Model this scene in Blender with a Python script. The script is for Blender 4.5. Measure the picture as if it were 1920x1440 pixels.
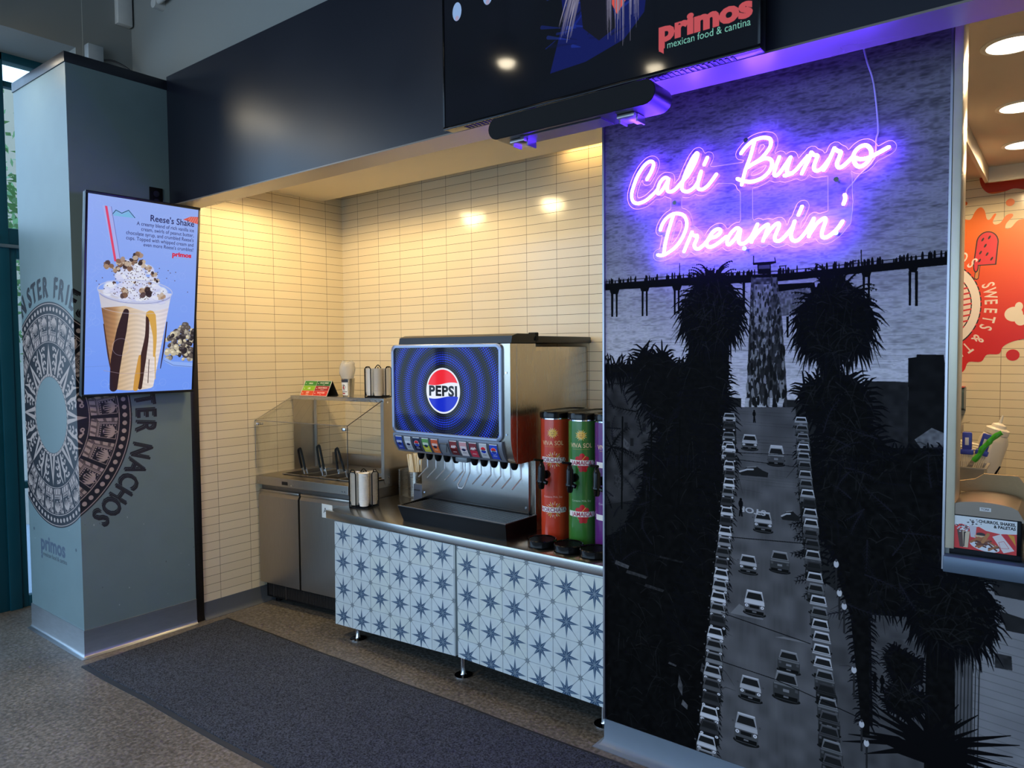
import bpy, bmesh, math, random
import numpy as np
from mathutils import Vector, Matrix

scene = bpy.context.scene
for o in list(bpy.data.objects):
    bpy.data.objects.remove(o)
COL = scene.collection
PI = math.pi
random.seed(11)
RNG = np.random.default_rng(5)

# ------------------------------------------------------------------ camera
cam_d = bpy.data.cameras.new('camera')
cam_d.sensor_width = 36.0
cam_d.lens = 1360.585 * 36.0 / 1920.0
cam_d.clip_start = 0.05
cam_d.clip_end = 200
cam = bpy.data.objects.new('camera', cam_d)
COL.objects.link(cam)
yaw, pit, rol = math.radians(37.7923), math.radians(2.5804), math.radians(-0.43206)
Fv = Vector((-math.sin(yaw) * math.cos(pit), math.cos(yaw) * math.cos(pit), -math.sin(pit)))
r0 = Vector((math.cos(yaw), math.sin(yaw), 0)); u0 = r0.cross(Fv)
Rv = math.cos(rol) * r0 + math.sin(rol) * u0
Uv = -math.sin(rol) * r0 + math.cos(rol) * u0
cam.matrix_world = Matrix(((Rv.x, Uv.x, -Fv.x, 0), (Rv.y, Uv.y, -Fv.y, 0), (Rv.z, Uv.z, -Fv.z, 1.6), (0, 0, 0, 1)))
scene.camera = cam

# ------------------------------------------------------------------ view, world
vs = scene.view_settings
vs.view_transform = 'Standard'; vs.look = 'None'; vs.gamma = 1.0; vs.use_curve_mapping = False
vs.exposure = 0.0
scene.cycles.transparent_max_bounces = 24
W = bpy.data.worlds.new('sky'); scene.world = W
W.use_nodes = True
wn = W.node_tree
bg = wn.nodes['Background']
wtc = wn.nodes.new('ShaderNodeTexCoord'); wsep = wn.nodes.new('ShaderNodeSeparateXYZ')
wramp = wn.nodes.new('ShaderNodeValToRGB')
wramp.color_ramp.elements[0].position = 0.0; wramp.color_ramp.elements[0].color = (0.48, 0.71, 0.98, 1)
wramp.color_ramp.elements[1].position = 0.6; wramp.color_ramp.elements[1].color = (0.32, 0.60, 1.0, 1)
wn.links.new(wtc.outputs['Generated'], wsep.inputs[0])
wn.links.new(wsep.outputs['Z'], wramp.inputs[0])
wn.links.new(wramp.outputs[0], bg.inputs['Color'])
bg.inputs['Strength'].default_value = 3.7

def portal(name, loc, rot, sx, sy):
    d = bpy.data.lights.new(name, 'AREA'); d.shape = 'RECTANGLE'; d.size = sx; d.size_y = sy
    d.cycles.is_portal = True
    o = bpy.data.objects.new(name, d); o.location = loc; o.rotation_euler = rot; COL.objects.link(o)
    return o
portal('window_daylight_portal', (-5.3, -1.4, 1.75), (0, -PI / 2, 0), 3.4, 6.6)
portal('window_daylight_portal', (-0.5, -5.02, 1.9), (PI / 2, 0, 0), 7.0, 2.9)

def spot(name, loc, power, col, size=110, blend=0.7, rad=0.05, rot=(0, 0, 0)):
    d = bpy.data.lights.new(name, 'SPOT'); d.energy = power; d.color = col
    d.spot_size = math.radians(size); d.spot_blend = blend; d.shadow_soft_size = rad
    o = bpy.data.objects.new(name, d); o.location = loc; o.rotation_euler = rot; COL.objects.link(o)
    return o
WARM = (1.0, 0.74, 0.36)
WARM2 = (1.0, 0.80, 0.55)
KWARM = (1.0, 0.72, 0.40)

ALC_W, KIT_W, ROOM_W, COVE_E = 38.0, 44.0, 70.0, 30.0        # lamp powers and the strip light's glow

# ------------------------------------------------------------------ materials
def lin(c):
    return tuple((x / 12.92 if x <= 0.04045 else ((x + 0.055) / 1.055) ** 2.4) for x in c[:3])
def rgb(r, g, b):
    return (r / 255, g / 255, b / 255)
MATS = {}
def nd(t, k, **kw):
    n = t.nodes.new(k)
    for a, v in kw.items():
        setattr(n, a, v)
    return n
def P(name, col, rough=0.5, metal=0.0, var=0.06, scale=18.0, emit=None, es=0.0, coat=0.0, spec=0.5, bump=0.0, bscale=200.0, stretch=None, alpha=1.0, trans=0.0):
    """procedural Principled material: base colour broken up by noise, roughness varied by the same noise"""
    if name in MATS:
        return MATS[name]
    m = bpy.data.materials.new(name); m.use_nodes = True
    t = m.node_tree; b = t.nodes['Principled BSDF']
    L = lin(col)
    b.inputs['Roughness'].default_value = rough
    b.inputs['Metallic'].default_value = metal
    b.inputs['Specular IOR Level'].default_value = spec
    b.inputs['Coat Weight'].default_value = coat
    if trans:
        b.inputs['Transmission Weight'].default_value = trans
    tc = nd(t, 'ShaderNodeTexCoord')
    src = tc.outputs['Object']
    if stretch:
        mp = nd(t, 'ShaderNodeMapping'); mp.inputs['Scale'].default_value = stretch
        t.links.new(src, mp.inputs[0]); src = mp.outputs[0]
    nz = nd(t, 'ShaderNodeTexNoise'); nz.inputs['Scale'].default_value = scale; nz.inputs['Detail'].default_value = 4
    t.links.new(src, nz.inputs['Vector'])
    mx = nd(t, 'ShaderNodeMix', data_type='RGBA')
    mx.inputs['A'].default_value = tuple(max(0, c * (1 - var)) for c in L) + (1,)
    mx.inputs['B'].default_value = tuple(min(1, c * (1 + var)) for c in L) + (1,)
    t.links.new(nz.outputs['Fac'], mx.inputs['Factor'])
    t.links.new(mx.outputs['Result'], b.inputs['Base Color'])
    mr = nd(t, 'ShaderNodeMapRange'); mr.inputs['To Min'].default_value = max(0.0, rough - 0.05); mr.inputs['To Max'].default_value = min(1, rough + 0.05)
    t.links.new(nz.outputs['Fac'], mr.inputs['Value']); t.links.new(mr.outputs[0], b.inputs['Roughness'])
    if emit:
        b.inputs['Emission Color'].default_value = lin(emit) + (1,); b.inputs['Emission Strength'].default_value = es
    if bump:
        nb = nd(t, 'ShaderNodeTexNoise'); nb.inputs['Scale'].default_value = bscale; nb.inputs['Detail'].default_value = 3
        t.links.new(tc.outputs['Object'], nb.inputs['Vector'])
        bp = nd(t, 'ShaderNodeBump'); bp.inputs['Strength'].default_value = bump; bp.inputs['Distance'].default_value = 0.003
        t.links.new(nb.outputs['Fac'], bp.inputs['Height']); t.links.new(bp.outputs[0], b.inputs['Normal'])
    MATS[name] = m
    return m
def GLASS(name, tint=(1, 1, 1), gloss=0.08, rough=0.02):
    if name in MATS:
        return MATS[name]
    m = bpy.data.materials.new(name); m.use_nodes = True
    t = m.node_tree; t.nodes.remove(t.nodes['Principled BSDF'])
    out = t.nodes['Material Output']
    tr = nd(t, 'ShaderNodeBsdfTransparent'); tr.inputs[0].default_value = tuple(tint) + (1,)
    gl = nd(t, 'ShaderNodeBsdfGlossy'); gl.inputs['Roughness'].default_value = rough
    fr = nd(t, 'ShaderNodeFresnel'); fr.inputs[0].default_value = 1.45
    ad = nd(t, 'ShaderNodeMath', operation='ADD', use_clamp=True); ad.inputs[1].default_value = gloss
    mix = nd(t, 'ShaderNodeMixShader')
    ge = nd(t, 'ShaderNodeNewGeometry'); iv = nd(t, 'ShaderNodeMath', operation='SUBTRACT'); iv.inputs[0].default_value = 1.0
    ml = nd(t, 'ShaderNodeMath', operation='MULTIPLY')
    t.links.new(ge.outputs['Backfacing'], iv.inputs[1]); t.links.new(iv.outputs[0], ml.inputs[1])
    t.links.new(fr.outputs[0], ad.inputs[0]); t.links.new(ad.outputs[0], ml.inputs[0]); t.links.new(ml.outputs[0], mix.inputs[0])
    t.links.new(tr.outputs[0], mix.inputs[1]); t.links.new(gl.outputs[0], mix.inputs[2])
    t.links.new(mix.outputs[0], out.inputs[0])
    MATS[name] = m
    return m
def IMG(name, arr, rough=0.5, metal=0.0, es=0.0, spec=0.5, coat=0.0, bump=0.0):
    """material from a picture painted in this script (arr: rows top to bottom, sRGB 0..1)"""
    h, w = arr.shape[:2]
    im = bpy.data.images.new(name, w, h)
    px = np.ones((h, w, 4), np.float32); px[:, :, :3] = np.clip(arr[::-1], 0, 1)
    im.pixels.foreach_set(px.ravel()); im.update(); im.pack()
    m = bpy.data.materials.new(name); m.use_nodes = True
    t = m.node_tree; b = t.nodes['Principled BSDF']
    tx = nd(t, 'ShaderNodeTexImage'); tx.image = im; tx.extension = 'EXTEND'
    uv = nd(t, 'ShaderNodeUVMap'); uv.uv_map = 'UVMap'
    t.links.new(uv.outputs[0], tx.inputs[0])
    b.inputs['Roughness'].default_value = rough; b.inputs['Metallic'].default_value = metal
    b.inputs['Specular IOR Level'].default_value = spec; b.inputs['Coat Weight'].default_value = coat
    b.inputs['Coat Roughness'].default_value = 0.03
    if es:
        b.inputs['Base Color'].default_value = (0.01, 0.01, 0.012, 1)
        t.links.new(tx.outputs[0], b.inputs['Emission Color']); b.inputs['Emission Strength'].default_value = es
    else:
        t.links.new(tx.outputs[0], b.inputs['Base Color'])
    if bump:
        tc = nd(t, 'ShaderNodeTexCoord')
        nb = nd(t, 'ShaderNodeTexNoise'); nb.inputs['Scale'].default_value = 260; nb.inputs['Detail'].default_value = 3
        t.links.new(tc.outputs['Object'], nb.inputs['Vector'])
        bp = nd(t, 'ShaderNodeBump'); bp.inputs['Strength'].default_value = bump; bp.inputs['Distance'].default_value = 0.002
        t.links.new(nb.outputs['Fac'], bp.inputs['Height']); t.links.new(bp.outputs[0], b.inputs['Normal'])
    MATS[name] = m
    return m
def TILE(name, axis, off_u, off_z, pw, ph, c1, c2, grout):
    """stack-bond glazed wall tile; axis 'x' or 'y' gives the horizontal running direction"""
    m = bpy.data.materials.new(name); m.use_nodes = True
    t = m.node_tree; b = t.nodes['Principled BSDF']
    tc = nd(t, 'ShaderNodeTexCoord'); sp = nd(t, 'ShaderNodeSeparateXYZ'); cb = nd(t, 'ShaderNodeCombineXYZ')
    t.links.new(tc.outputs['Object'], sp.inputs[0])
    a1 = nd(t, 'ShaderNodeMath', operation='SUBTRACT'); a1.inputs[1].default_value = off_u
    a2 = nd(t, 'ShaderNodeMath', operation='SUBTRACT'); a2.inputs[1].default_value = off_z
    t.links.new(sp.outputs['X' if axis == 'x' else 'Y'], a1.inputs[0]); t.links.new(sp.outputs['Z'], a2.inputs[0])
    t.links.new(a1.outputs[0], cb.inputs[0]); t.links.new(a2.outputs[0], cb.inputs[1])
    br = nd(t, 'ShaderNodeTexBrick'); br.offset = 0.0; br.squash = 1.0
    br.inputs['Scale'].default_value = 1.0; br.inputs['Brick Width'].default_value = pw; br.inputs['Row Height'].default_value = ph
    br.inputs['Mortar Size'].default_value = 0.0011; br.inputs['Mortar Smooth'].default_value = 0.1; br.inputs['Bias'].default_value = 0
    br.inputs['Color1'].default_value = lin(c1) + (1,); br.inputs['Color2'].default_value = lin(c2) + (1,); br.inputs['Mortar'].default_value = lin(grout) + (1,)
    t.links.new(cb.outputs[0], br.inputs['Vector'])
    t.links.new(br.outputs['Color'], b.inputs['Base Color'])
    mr = nd(t, 'ShaderNodeMapRange'); mr.inputs['To Min'].default_value = 0.13; mr.inputs['To Max'].default_value = 0.8
    t.links.new(br.outputs['Fac'], mr.inputs['Value']); t.links.new(mr.outputs[0], b.inputs['Roughness'])
    nz = nd(t, 'ShaderNodeTexNoise'); nz.inputs['Scale'].default_value = 9; nz.inputs['Detail'].default_value = 1
    t.links.new(tc.outputs['Object'], nz.inputs['Vector'])
    mm = nd(t, 'ShaderNodeMath', operation='MULTIPLY'); mm.inputs[1].default_value = -0.6
    t.links.new(br.outputs['Fac'], mm.inputs[0])
    ad = nd(t, 'ShaderNodeMath', operation='ADD'); t.links.new(mm.outputs[0], ad.inputs[0]); t.links.new(nz.outputs['Fac'], ad.inputs[1])
    bp = nd(t, 'ShaderNodeBump'); bp.inputs['Strength'].default_value = 0.22; bp.inputs['Distance'].default_value = 0.004
    t.links.new(ad.outputs[0], bp.inputs['Height']); t.links.new(bp.outputs[0], b.inputs['Normal'])
    MATS[name] = m
    return m

# ------------------------------------------------------------------ mesh building
class MB:
    """collects shapes, then links them as ONE mesh object"""
    def __init__(self):
        self.bm = bmesh.new(); self.uv = self.bm.loops.layers.uv.new('UVMap')
    def box(self, lo, hi, bev=0.0, M=None, seg=2):
        r = bmesh.ops.create_cube(self.bm, size=1.0)
        vs = r['verts']
        c = [(lo[i] + hi[i]) / 2 for i in range(3)]; s = [abs(hi[i] - lo[i]) for i in range(3)]
        for v in vs:
            v.co = Vector((c[0] + v.co.x * s[0], c[1] + v.co.y * s[1], c[2] + v.co.z * s[2]))
        if bev:
            bev = min(bev, min(s) * 0.49)
            es = list({e for v in vs for e in v.link_edges})
            r2 = bmesh.ops.bevel(self.bm, geom=es, offset=bev, segments=seg, affect='EDGES', profile=0.5)
            vs = list({v for f in r2['faces'] for v in f.verts} | {v for v in vs if v.is_valid})
        if M is not None:
            for v in vs:
                v.co = M @ v.co
        return self
    def face(self, pts, uvs=None):
        f = self.bm.faces.new([self.bm.verts.new(p) for p in pts])
        if uvs:
            for l, q in zip(f.loops, uvs):
                l[self.uv].uv = q
        return f
    def quad(self, a, b, c, d):
        """a lower left, b lower right, c upper right, d upper left, picture upright"""
        self.face([a, b, c, d], [(0, 0), (1, 0), (1, 1), (0, 1)]); return self
    def rings(self, rings, cap=True, closed=True):
        vr = [[self.bm.verts.new(p) for p in r] for r in rings]
        n = len(vr[0])
        for a, b in zip(vr[:-1], vr[1:]):
            for i in range(n if closed else n - 1):
                j = (i + 1) % n
                self.bm.faces.new((a[i], a[j], b[j], b[i]))
        if cap and closed:
            if n > 2:
                self.bm.faces.new(vr[0][::-1]); self.bm.faces.new(vr[-1])
        return self
    def cyl(self, p0, p1, r0, r1=None, n=20, cap=True):
        r1 = r0 if r1 is None else r1
        p0 = Vector(p0); p1 = Vector(p1); d = (p1 - p0).normalized()
        a = d.orthogonal().normalized(); b = d.cross(a)
        R = []
        for p, r in ((p0, r0), (p1, r1)):
            R.append([p + r * (math.cos(2 * PI * i / n) * a + math.sin(2 * PI * i / n) * b) for i in range(n)])
        return self.rings(R, cap)
    def lathe(self, prof, c=(0, 0, 0), n=28, axis=None, cap=True):
        """prof: (radius, height) pairs, bottom to top"""
        c = Vector(c)
        ax = Vector(axis).normalized() if axis else Vector((0, 0, 1))
        a = ax.orthogonal().normalized() if axis else Vector((1, 0, 0)); b = ax.cross(a)
        R = [[c + h * ax + max(r, 1e-4) * (math.cos(2 * PI * i / n) * a + math.sin(2 * PI * i / n) * b) for i in range(n)] for r, h in prof]
        return self.rings(R, cap)
    def tube(self, pts, r, n=8, cyclic=False, cap=True):
        pts = [Vector(p) for p in pts]
        m = len(pts); R = []; prev = None
        for i, p in enumerate(pts):
            if cyclic:
                d = pts[(i + 1) % m] - pts[i - 1]
            else:
                d = pts[min(i + 1, m - 1)] - pts[max(i - 1, 0)]
            d.normalize()
            if prev is None:
                a = d.orthogonal().normalized()
            else:
                a = prev - d * prev.dot(d)
                a = a.normalized() if a.length > 1e-6 else d.orthogonal().normalized()
            prev = a; b = d.cross(a)
            rr = r[i] if isinstance(r, (list, tuple)) else r
            R.append([p + rr * (math.cos(2 * PI * k / n) * a + math.sin(2 * PI * k / n) * b) for k in range(n)])
        if cyclic:
            R.append(R[0]); return self.rings(R, False)
        return self.rings(R, cap)
    def prism(self, poly, vec):
        """a planar polygon (3D points) pushed along vec"""
        v = Vector(vec)
        A = [self.bm.verts.new(Vector(p)) for p in poly]; B = [self.bm.verts.new(Vector(p) + v) for p in poly]
        self.bm.faces.new(A[::-1]); self.bm.faces.new(B)
        n = len(A)
        for i in range(n):
            j = (i + 1) % n
            self.bm.faces.new((A[i], A[j], B[j], B[i]))
        return self
    def sweep(self, path, prof, z0=0.0):
        """prof: (out, height) closed section carried along a plan path; 'out' is to the right of travel"""
        n = len(path); R = []
        for i, p in enumerate(path):
            ns = []
            for q0, q1 in ((i - 1, i), (i, i + 1)):
                if 0 <= q0 and q1 < n:
                    d = Vector((path[q1][0] - path[q0][0], path[q1][1] - path[q0][1])).normalized()
                    ns.append(Vector((d.y, -d.x)))
            if len(ns) == 2:
                m = (ns[0] + ns[1]); m = m / max(1e-6, m.dot(ns[0]))
            else:
                m = ns[0]
            R.append([Vector((p[0] + m.x * o, p[1] + m.y * o, z0 + h)) for o, h in prof])
        return self.rings(R, True)
    def sph(self, c, r, n=14, sq=(1, 1, 1)):
        c = Vector(c); k = n // 2; R = []
        for i in range(1, k):
            th = PI * i / k
            R.append([c + Vector((r * sq[0] * math.sin(th) * math.cos(2 * PI * j / n), r * sq[1] * math.sin(th) * math.sin(2 * PI * j / n), -r * sq[2] * math.cos(th))) for j in range(n)])
        return self.rings(R, True)
    def build(self, name, mat, parent=None, smooth=35):
        bm = self.bm
        bmesh.ops.recalc_face_normals(bm, faces=bm.faces) if smooth is not None else None
        me = bpy.data.meshes.new(name); bm.to_mesh(me); bm.free()
        if smooth is not None and smooth > 0:
            for p in me.polygons:
                p.use_smooth = True
            me.set_sharp_from_angle(angle=math.radians(smooth))
        if mat:
            me.materials.append(mat)
        o = bpy.data.objects.new(name, me); COL.objects.link(o)
        if parent:
            o.parent = parent
        return o
def tag(o, label=None, cat=None, group=None, kind=None):
    if label: o['label'] = label
    if cat: o['category'] = cat
    if group: o['group'] = group
    if kind: o['kind'] = kind
    return o
def thing(name, label, cat, loc=(0, 0, 0), rz=0.0, group=None):
    o = bpy.data.objects.new(name, None); COL.objects.link(o)
    o.location = loc; o.rotation_euler = (0, 0, rz); o.empty_display_size = 0.1
    return tag(o, label, cat, group)
def struct(name, mb, mat, smooth=35):
    return tag(mb.build(name, mat, None, smooth), kind='structure')
def copy_tree(o, parent=None, loc=None, label=None):
    c = o.copy(); COL.objects.link(c)
    if parent: c.parent = parent
    if loc is not None: c.location = loc
    if label: c['label'] = label
    for ch in list(o.children):
        copy_tree(ch, c)
    return c
def smoothline(pts, k=6, cyc=False):
    """Catmull-Rom through the points"""
    pts = [Vector(p) for p in pts]; n = len(pts); out = []
    for i in range(n - 1):
        p0 = pts[max(i - 1, 0)]; p1 = pts[i]; p2 = pts[i + 1]; p3 = pts[min(i + 2, n - 1)]
        for s in range(k):
            t = s / k
            out.append(0.5 * ((2 * p1) + (p2 - p0) * t + (2 * p0 - 5 * p1 + 4 * p2 - p3) * t * t + (-p0 + 3 * p1 - 3 * p2 + p3) * t ** 3))
    out.append(pts[-1])
    return out

# ------------------------------------------------------------------ a small painter for prints, screens and labels
def noise2(h, w, ch, cw, rng=None):
    rng = rng or RNG
    g = rng.random((ch + 2, cw + 2))
    y = np.linspace(0, ch, h, endpoint=False); x = np.linspace(0, cw, w, endpoint=False)
    yi = y.astype(int); xi = x.astype(int); fy = (y - yi)[:, None]; fx = (x - xi)[None]
    fy = fy * fy * (3 - 2 * fy); fx = fx * fx * (3 - 2 * fx)
    a = g[yi][:, xi]; b = g[yi][:, xi + 1]; c = g[yi + 1][:, xi]; d = g[yi + 1][:, xi + 1]
    return (a * (1 - fx) + b * fx) * (1 - fy) + (c * (1 - fx) + d * fx) * fy
_TXT = {}
def text_tris(s, bold=0.0, space=1.0):
    key = (s, bold, space)
    if key not in _TXT:
        cu = bpy.data.curves.new('t', 'FONT'); cu.body = s; cu.size = 1.0; cu.offset = bold; cu.space_character = space; cu.resolution_u = 3
        ob = bpy.data.objects.new('t', cu)
        me = bpy.data.meshes.new_from_object(ob); me.calc_loop_triangles()
        v = np.array([p.co[:2] for p in me.vertices]).reshape(-1, 2)
        t = np.array([tr.vertices[:] for tr in me.loop_triangles], int).reshape(-1, 3)
        bpy.data.objects.remove(ob); bpy.data.curves.remove(cu); bpy.data.meshes.remove(me)
        _TXT[key] = v[t]
    return _TXT[key]
class Cv:
    """y runs down; 2x2 sub-samples per pixel"""
    def __init__(self, w, h, col=(0, 0, 0), s=1.0):
        self.w, self.h, self.s = int(w), int(h), s
        self.a = np.ones((self.h, self.w, 3), np.float32) * np.array(col, np.float32)
    def _box(self, p, pad=1):
        x0 = max(0, int(p[:, 0].min()) - pad); x1 = min(self.w, int(p[:, 0].max()) + pad + 1)
        y0 = max(0, int(p[:, 1].min()) - pad); y1 = min(self.h, int(p[:, 1].max()) + pad + 1)
        return x0, x1, y0, y1
    def _grid(self, b):
        x0, x1, y0, y1 = b
        xs = np.arange(x0 * 2, x1 * 2) / 2 + 0.25; ys = np.arange(y0 * 2, y1 * 2) / 2 + 0.25
        return xs[None, :], ys[:, None]
    def _blend(self, b, mask, col, al):
        x0, x1, y0, y1 = b
        m = mask.reshape(y1 - y0, 2, x1 - x0, 2).mean((1, 3))[..., None] * al
        sub = self.a[y0:y1, x0:x1]
        if callable(col):
            X, Y = np.meshgrid((np.arange(x0, x1) + .5) / self.s, (np.arange(y0, y1) + .5) / self.s); col = col(X, Y)
        sub += (np.asarray(col, np.float32) - sub) * m
    def poly(self, pts, col, al=1.0):
        p = np.array(pts, float) * self.s; b = self._box(p)
        if b[0] >= b[1] or b[2] >= b[3]: return self
        X, Y = self._grid(b); ins = np.zeros((Y.shape[0], X.shape[1]), bool)
        for (xa, ya), (xb, yb) in zip(p, np.roll(p, -1, 0)):
            if ya == yb: continue
            c = (ya > Y) != (yb > Y)
            ins ^= c & (X < (xb - xa) * (Y - ya) / (yb - ya) + xa)
        self._blend(b, ins, col, al); return self
    def rect(self, x0, y0, x1, y1, col, al=1.0, r=0):
        if r:
            p = []
            for cx, cy, a0 in ((x1 - r, y0 + r, -90), (x1 - r, y1 - r, 0), (x0 + r, y1 - r, 90), (x0 + r, y0 + r, 180)):
                p += [(cx + r * math.cos(math.radians(a0 + k * 15)), cy + r * math.sin(math.radians(a0 + k * 15))) for k in range(7)]
            return self.poly(p, col, al)
        return self.poly([(x0, y0), (x1, y0), (x1, y1), (x0, y1)], col, al)
    def ell(self, cx, cy, rx, ry, col, al=1.0, soft=0.0, rot=0.0):
        s = self.s; R = max(rx, ry)
        p = np.array([(cx - R, cy - R), (cx + R, cy + R)]) * s; b = self._box(p)
        if b[0] >= b[1] or b[2] >= b[3]: return self
        X, Y = self._grid(b); c, n = math.cos(rot), math.sin(rot)
        dx, dy = X - cx * s, Y - cy * s
        d = np.sqrt(((dx * c + dy * n) / (rx * s)) ** 2 + ((-dx * n + dy * c) / (ry * s)) ** 2)
        m = (d < 1).astype(float) if not soft else np.clip((1 - d) / soft, 0, 1)
        self._blend(b, m, col, al); return self
    def line(self, pts, w, col, al=1.0):
        s = self.s; q = np.array(pts, float) * s
        b = self._box(q, int(max(np.atleast_1d(w)) * s) + 2)
        if b[0] >= b[1] or b[2] >= b[3]: return self
        X, Y = self._grid(b); m = np.zeros((Y.shape[0], X.shape[1]), bool)
        ws = np.broadcast_to(np.asarray(w, float) * s / 2, (len(q),))
        for i in range(len(q) - 1):
            (xa, ya), (xb, yb) = q[i], q[i + 1]; dx, dy = xb - xa, yb - ya; L = dx * dx + dy * dy + 1e-9
            t = np.clip(((X - xa) * dx + (Y - ya) * dy) / L, 0, 1)
            r = ws[i] + (ws[i + 1] - ws[i]) * t
            m |= (X - xa - t * dx) ** 2 + (Y - ya - t * dy) ** 2 < r * r
        self._blend(b, m, col, al); return self
    def ring(self, cx, cy, r0, r1, col, al=1.0):
        s = self.s; p = np.array([(cx - r1, cy - r1), (cx + r1, cy + r1)]) * s; b = self._box(p)
        if b[0] >= b[1] or b[2] >= b[3]: return self
        X, Y = self._grid(b); d = np.hypot(X - cx * s, Y - cy * s)
        self._blend(b, (d < r1 * s) & (d >= r0 * s), col, al); return self
    def text(self, st, x, y, size, col, align='l', bold=0.0, sx=1.0, rot=0.0, al=1.0, space=1.0, fit=None):
        t = text_tris(st, bold, space)
        if not len(t): return self
        t = t.copy(); t[..., 0] *= sx * size; t[..., 1] *= -size
        if fit: t[..., 0] *= fit / (t[..., 0].max() - t[..., 0].min())
        xl, xh = t[..., 0].min(), t[..., 0].max()
        t[..., 0] -= {'l': 0, 'c': (xl + xh) / 2, 'r': xh}[align]
        c, n = math.cos(rot), math.sin(rot)
        q = np.stack([t[..., 0] * c - t[..., 1] * n + x, t[..., 0] * n + t[..., 1] * c + y], -1) * self.s
        b = self._box(q.reshape(-1, 2))
        if b[0] >= b[1] or b[2] >= b[3]: return self
        m = np.zeros(((b[3] - b[2]) * 2, (b[1] - b[0]) * 2), bool)
        for tri in q:
            x0 = max(b[0] * 2, int(tri[:, 0].min() * 2) - 1); x1 = min(b[1] * 2, int(tri[:, 0].max() * 2) + 2)
            y0 = max(b[2] * 2, int(tri[:, 1].min() * 2) - 1); y1 = min(b[3] * 2, int(tri[:, 1].max() * 2) + 2)
            if x0 >= x1 or y0 >= y1: continue
            X = (np.arange(x0, x1) / 2 + .25)[None]; Y = (np.arange(y0, y1) / 2 + .25)[:, None]
            (xa, ya), (xb, yb), (xc, yc) = tri
            A = (xb - xa) * (yc - ya) - (xc - xa) * (yb - ya)
            if abs(A) < 1e-9: continue
            w0 = ((xb - X) * (yc - Y) - (xc - X) * (yb - Y)) / A; w1 = ((xc - X) * (ya - Y) - (xa - X) * (yc - Y)) / A
            m[y0 - b[2] * 2:y1 - b[2] * 2, x0 - b[0] * 2:x1 - b[0] * 2] |= (w0 >= -1e-6) & (w1 >= -1e-6) & (w0 + w1 <= 1 + 1e-6)
        self._blend(b, m, col, al); return self

# ------------------------------------------------------------------ shared materials
STEEL = P('brushed_steel', rgb(190, 186, 178), 0.28, 1.0, var=0.04, scale=6, stretch=(2, 2, 120))
STEELH = P('brushed_steel_level', rgb(196, 194, 190), 0.24, 1.0, var=0.03, scale=6, stretch=(2, 120, 120))
ALU = P('aluminium', rgb(178, 180, 182), 0.42, 1.0, var=0.12, scale=10, stretch=(1.5, 1.5, 8))
CHROME = P('chrome', rgb(225, 225, 228), 0.10, 1.0, var=0.02)
BLACK = P('black_plastic', rgb(11, 11, 13), 0.34, var=0.15, spec=.12)
BLACKM = P('black_matt', rgb(11, 11, 12), 0.6, var=0.2, spec=.2)
DARKST = P('dark_steel', rgb(64, 62, 62), 0.35, 0.9, var=0.15, scale=8, stretch=(2, 2, 30))
NAVY = P('navy_gloss_paint', rgb(28, 30, 40), 0.3, var=0.05, scale=3, spec=0.5)
GREY_WALL = P('grey_wall_paint', rgb(142, 143, 138), 0.7, var=0.03, scale=5, bump=0.08)
WARM_WHITE = P('white_ceiling_paint', rgb(226, 214, 190), 0.75, var=0.02, scale=4)
SOFFIT = P('soffit_satin_paint', rgb(132, 122, 112), 0.28, var=0.01, scale=1)
CLEAR = GLASS('clear_glass', (0.985, 0.99, 0.99), 0.03)
ACRYL = GLASS('clear_acrylic', (0.97, 0.97, 0.98), 0.015)
TEAL = P('teal_frame_paint', rgb(10, 74, 88), 0.38, var=0.08, scale=6)

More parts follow.
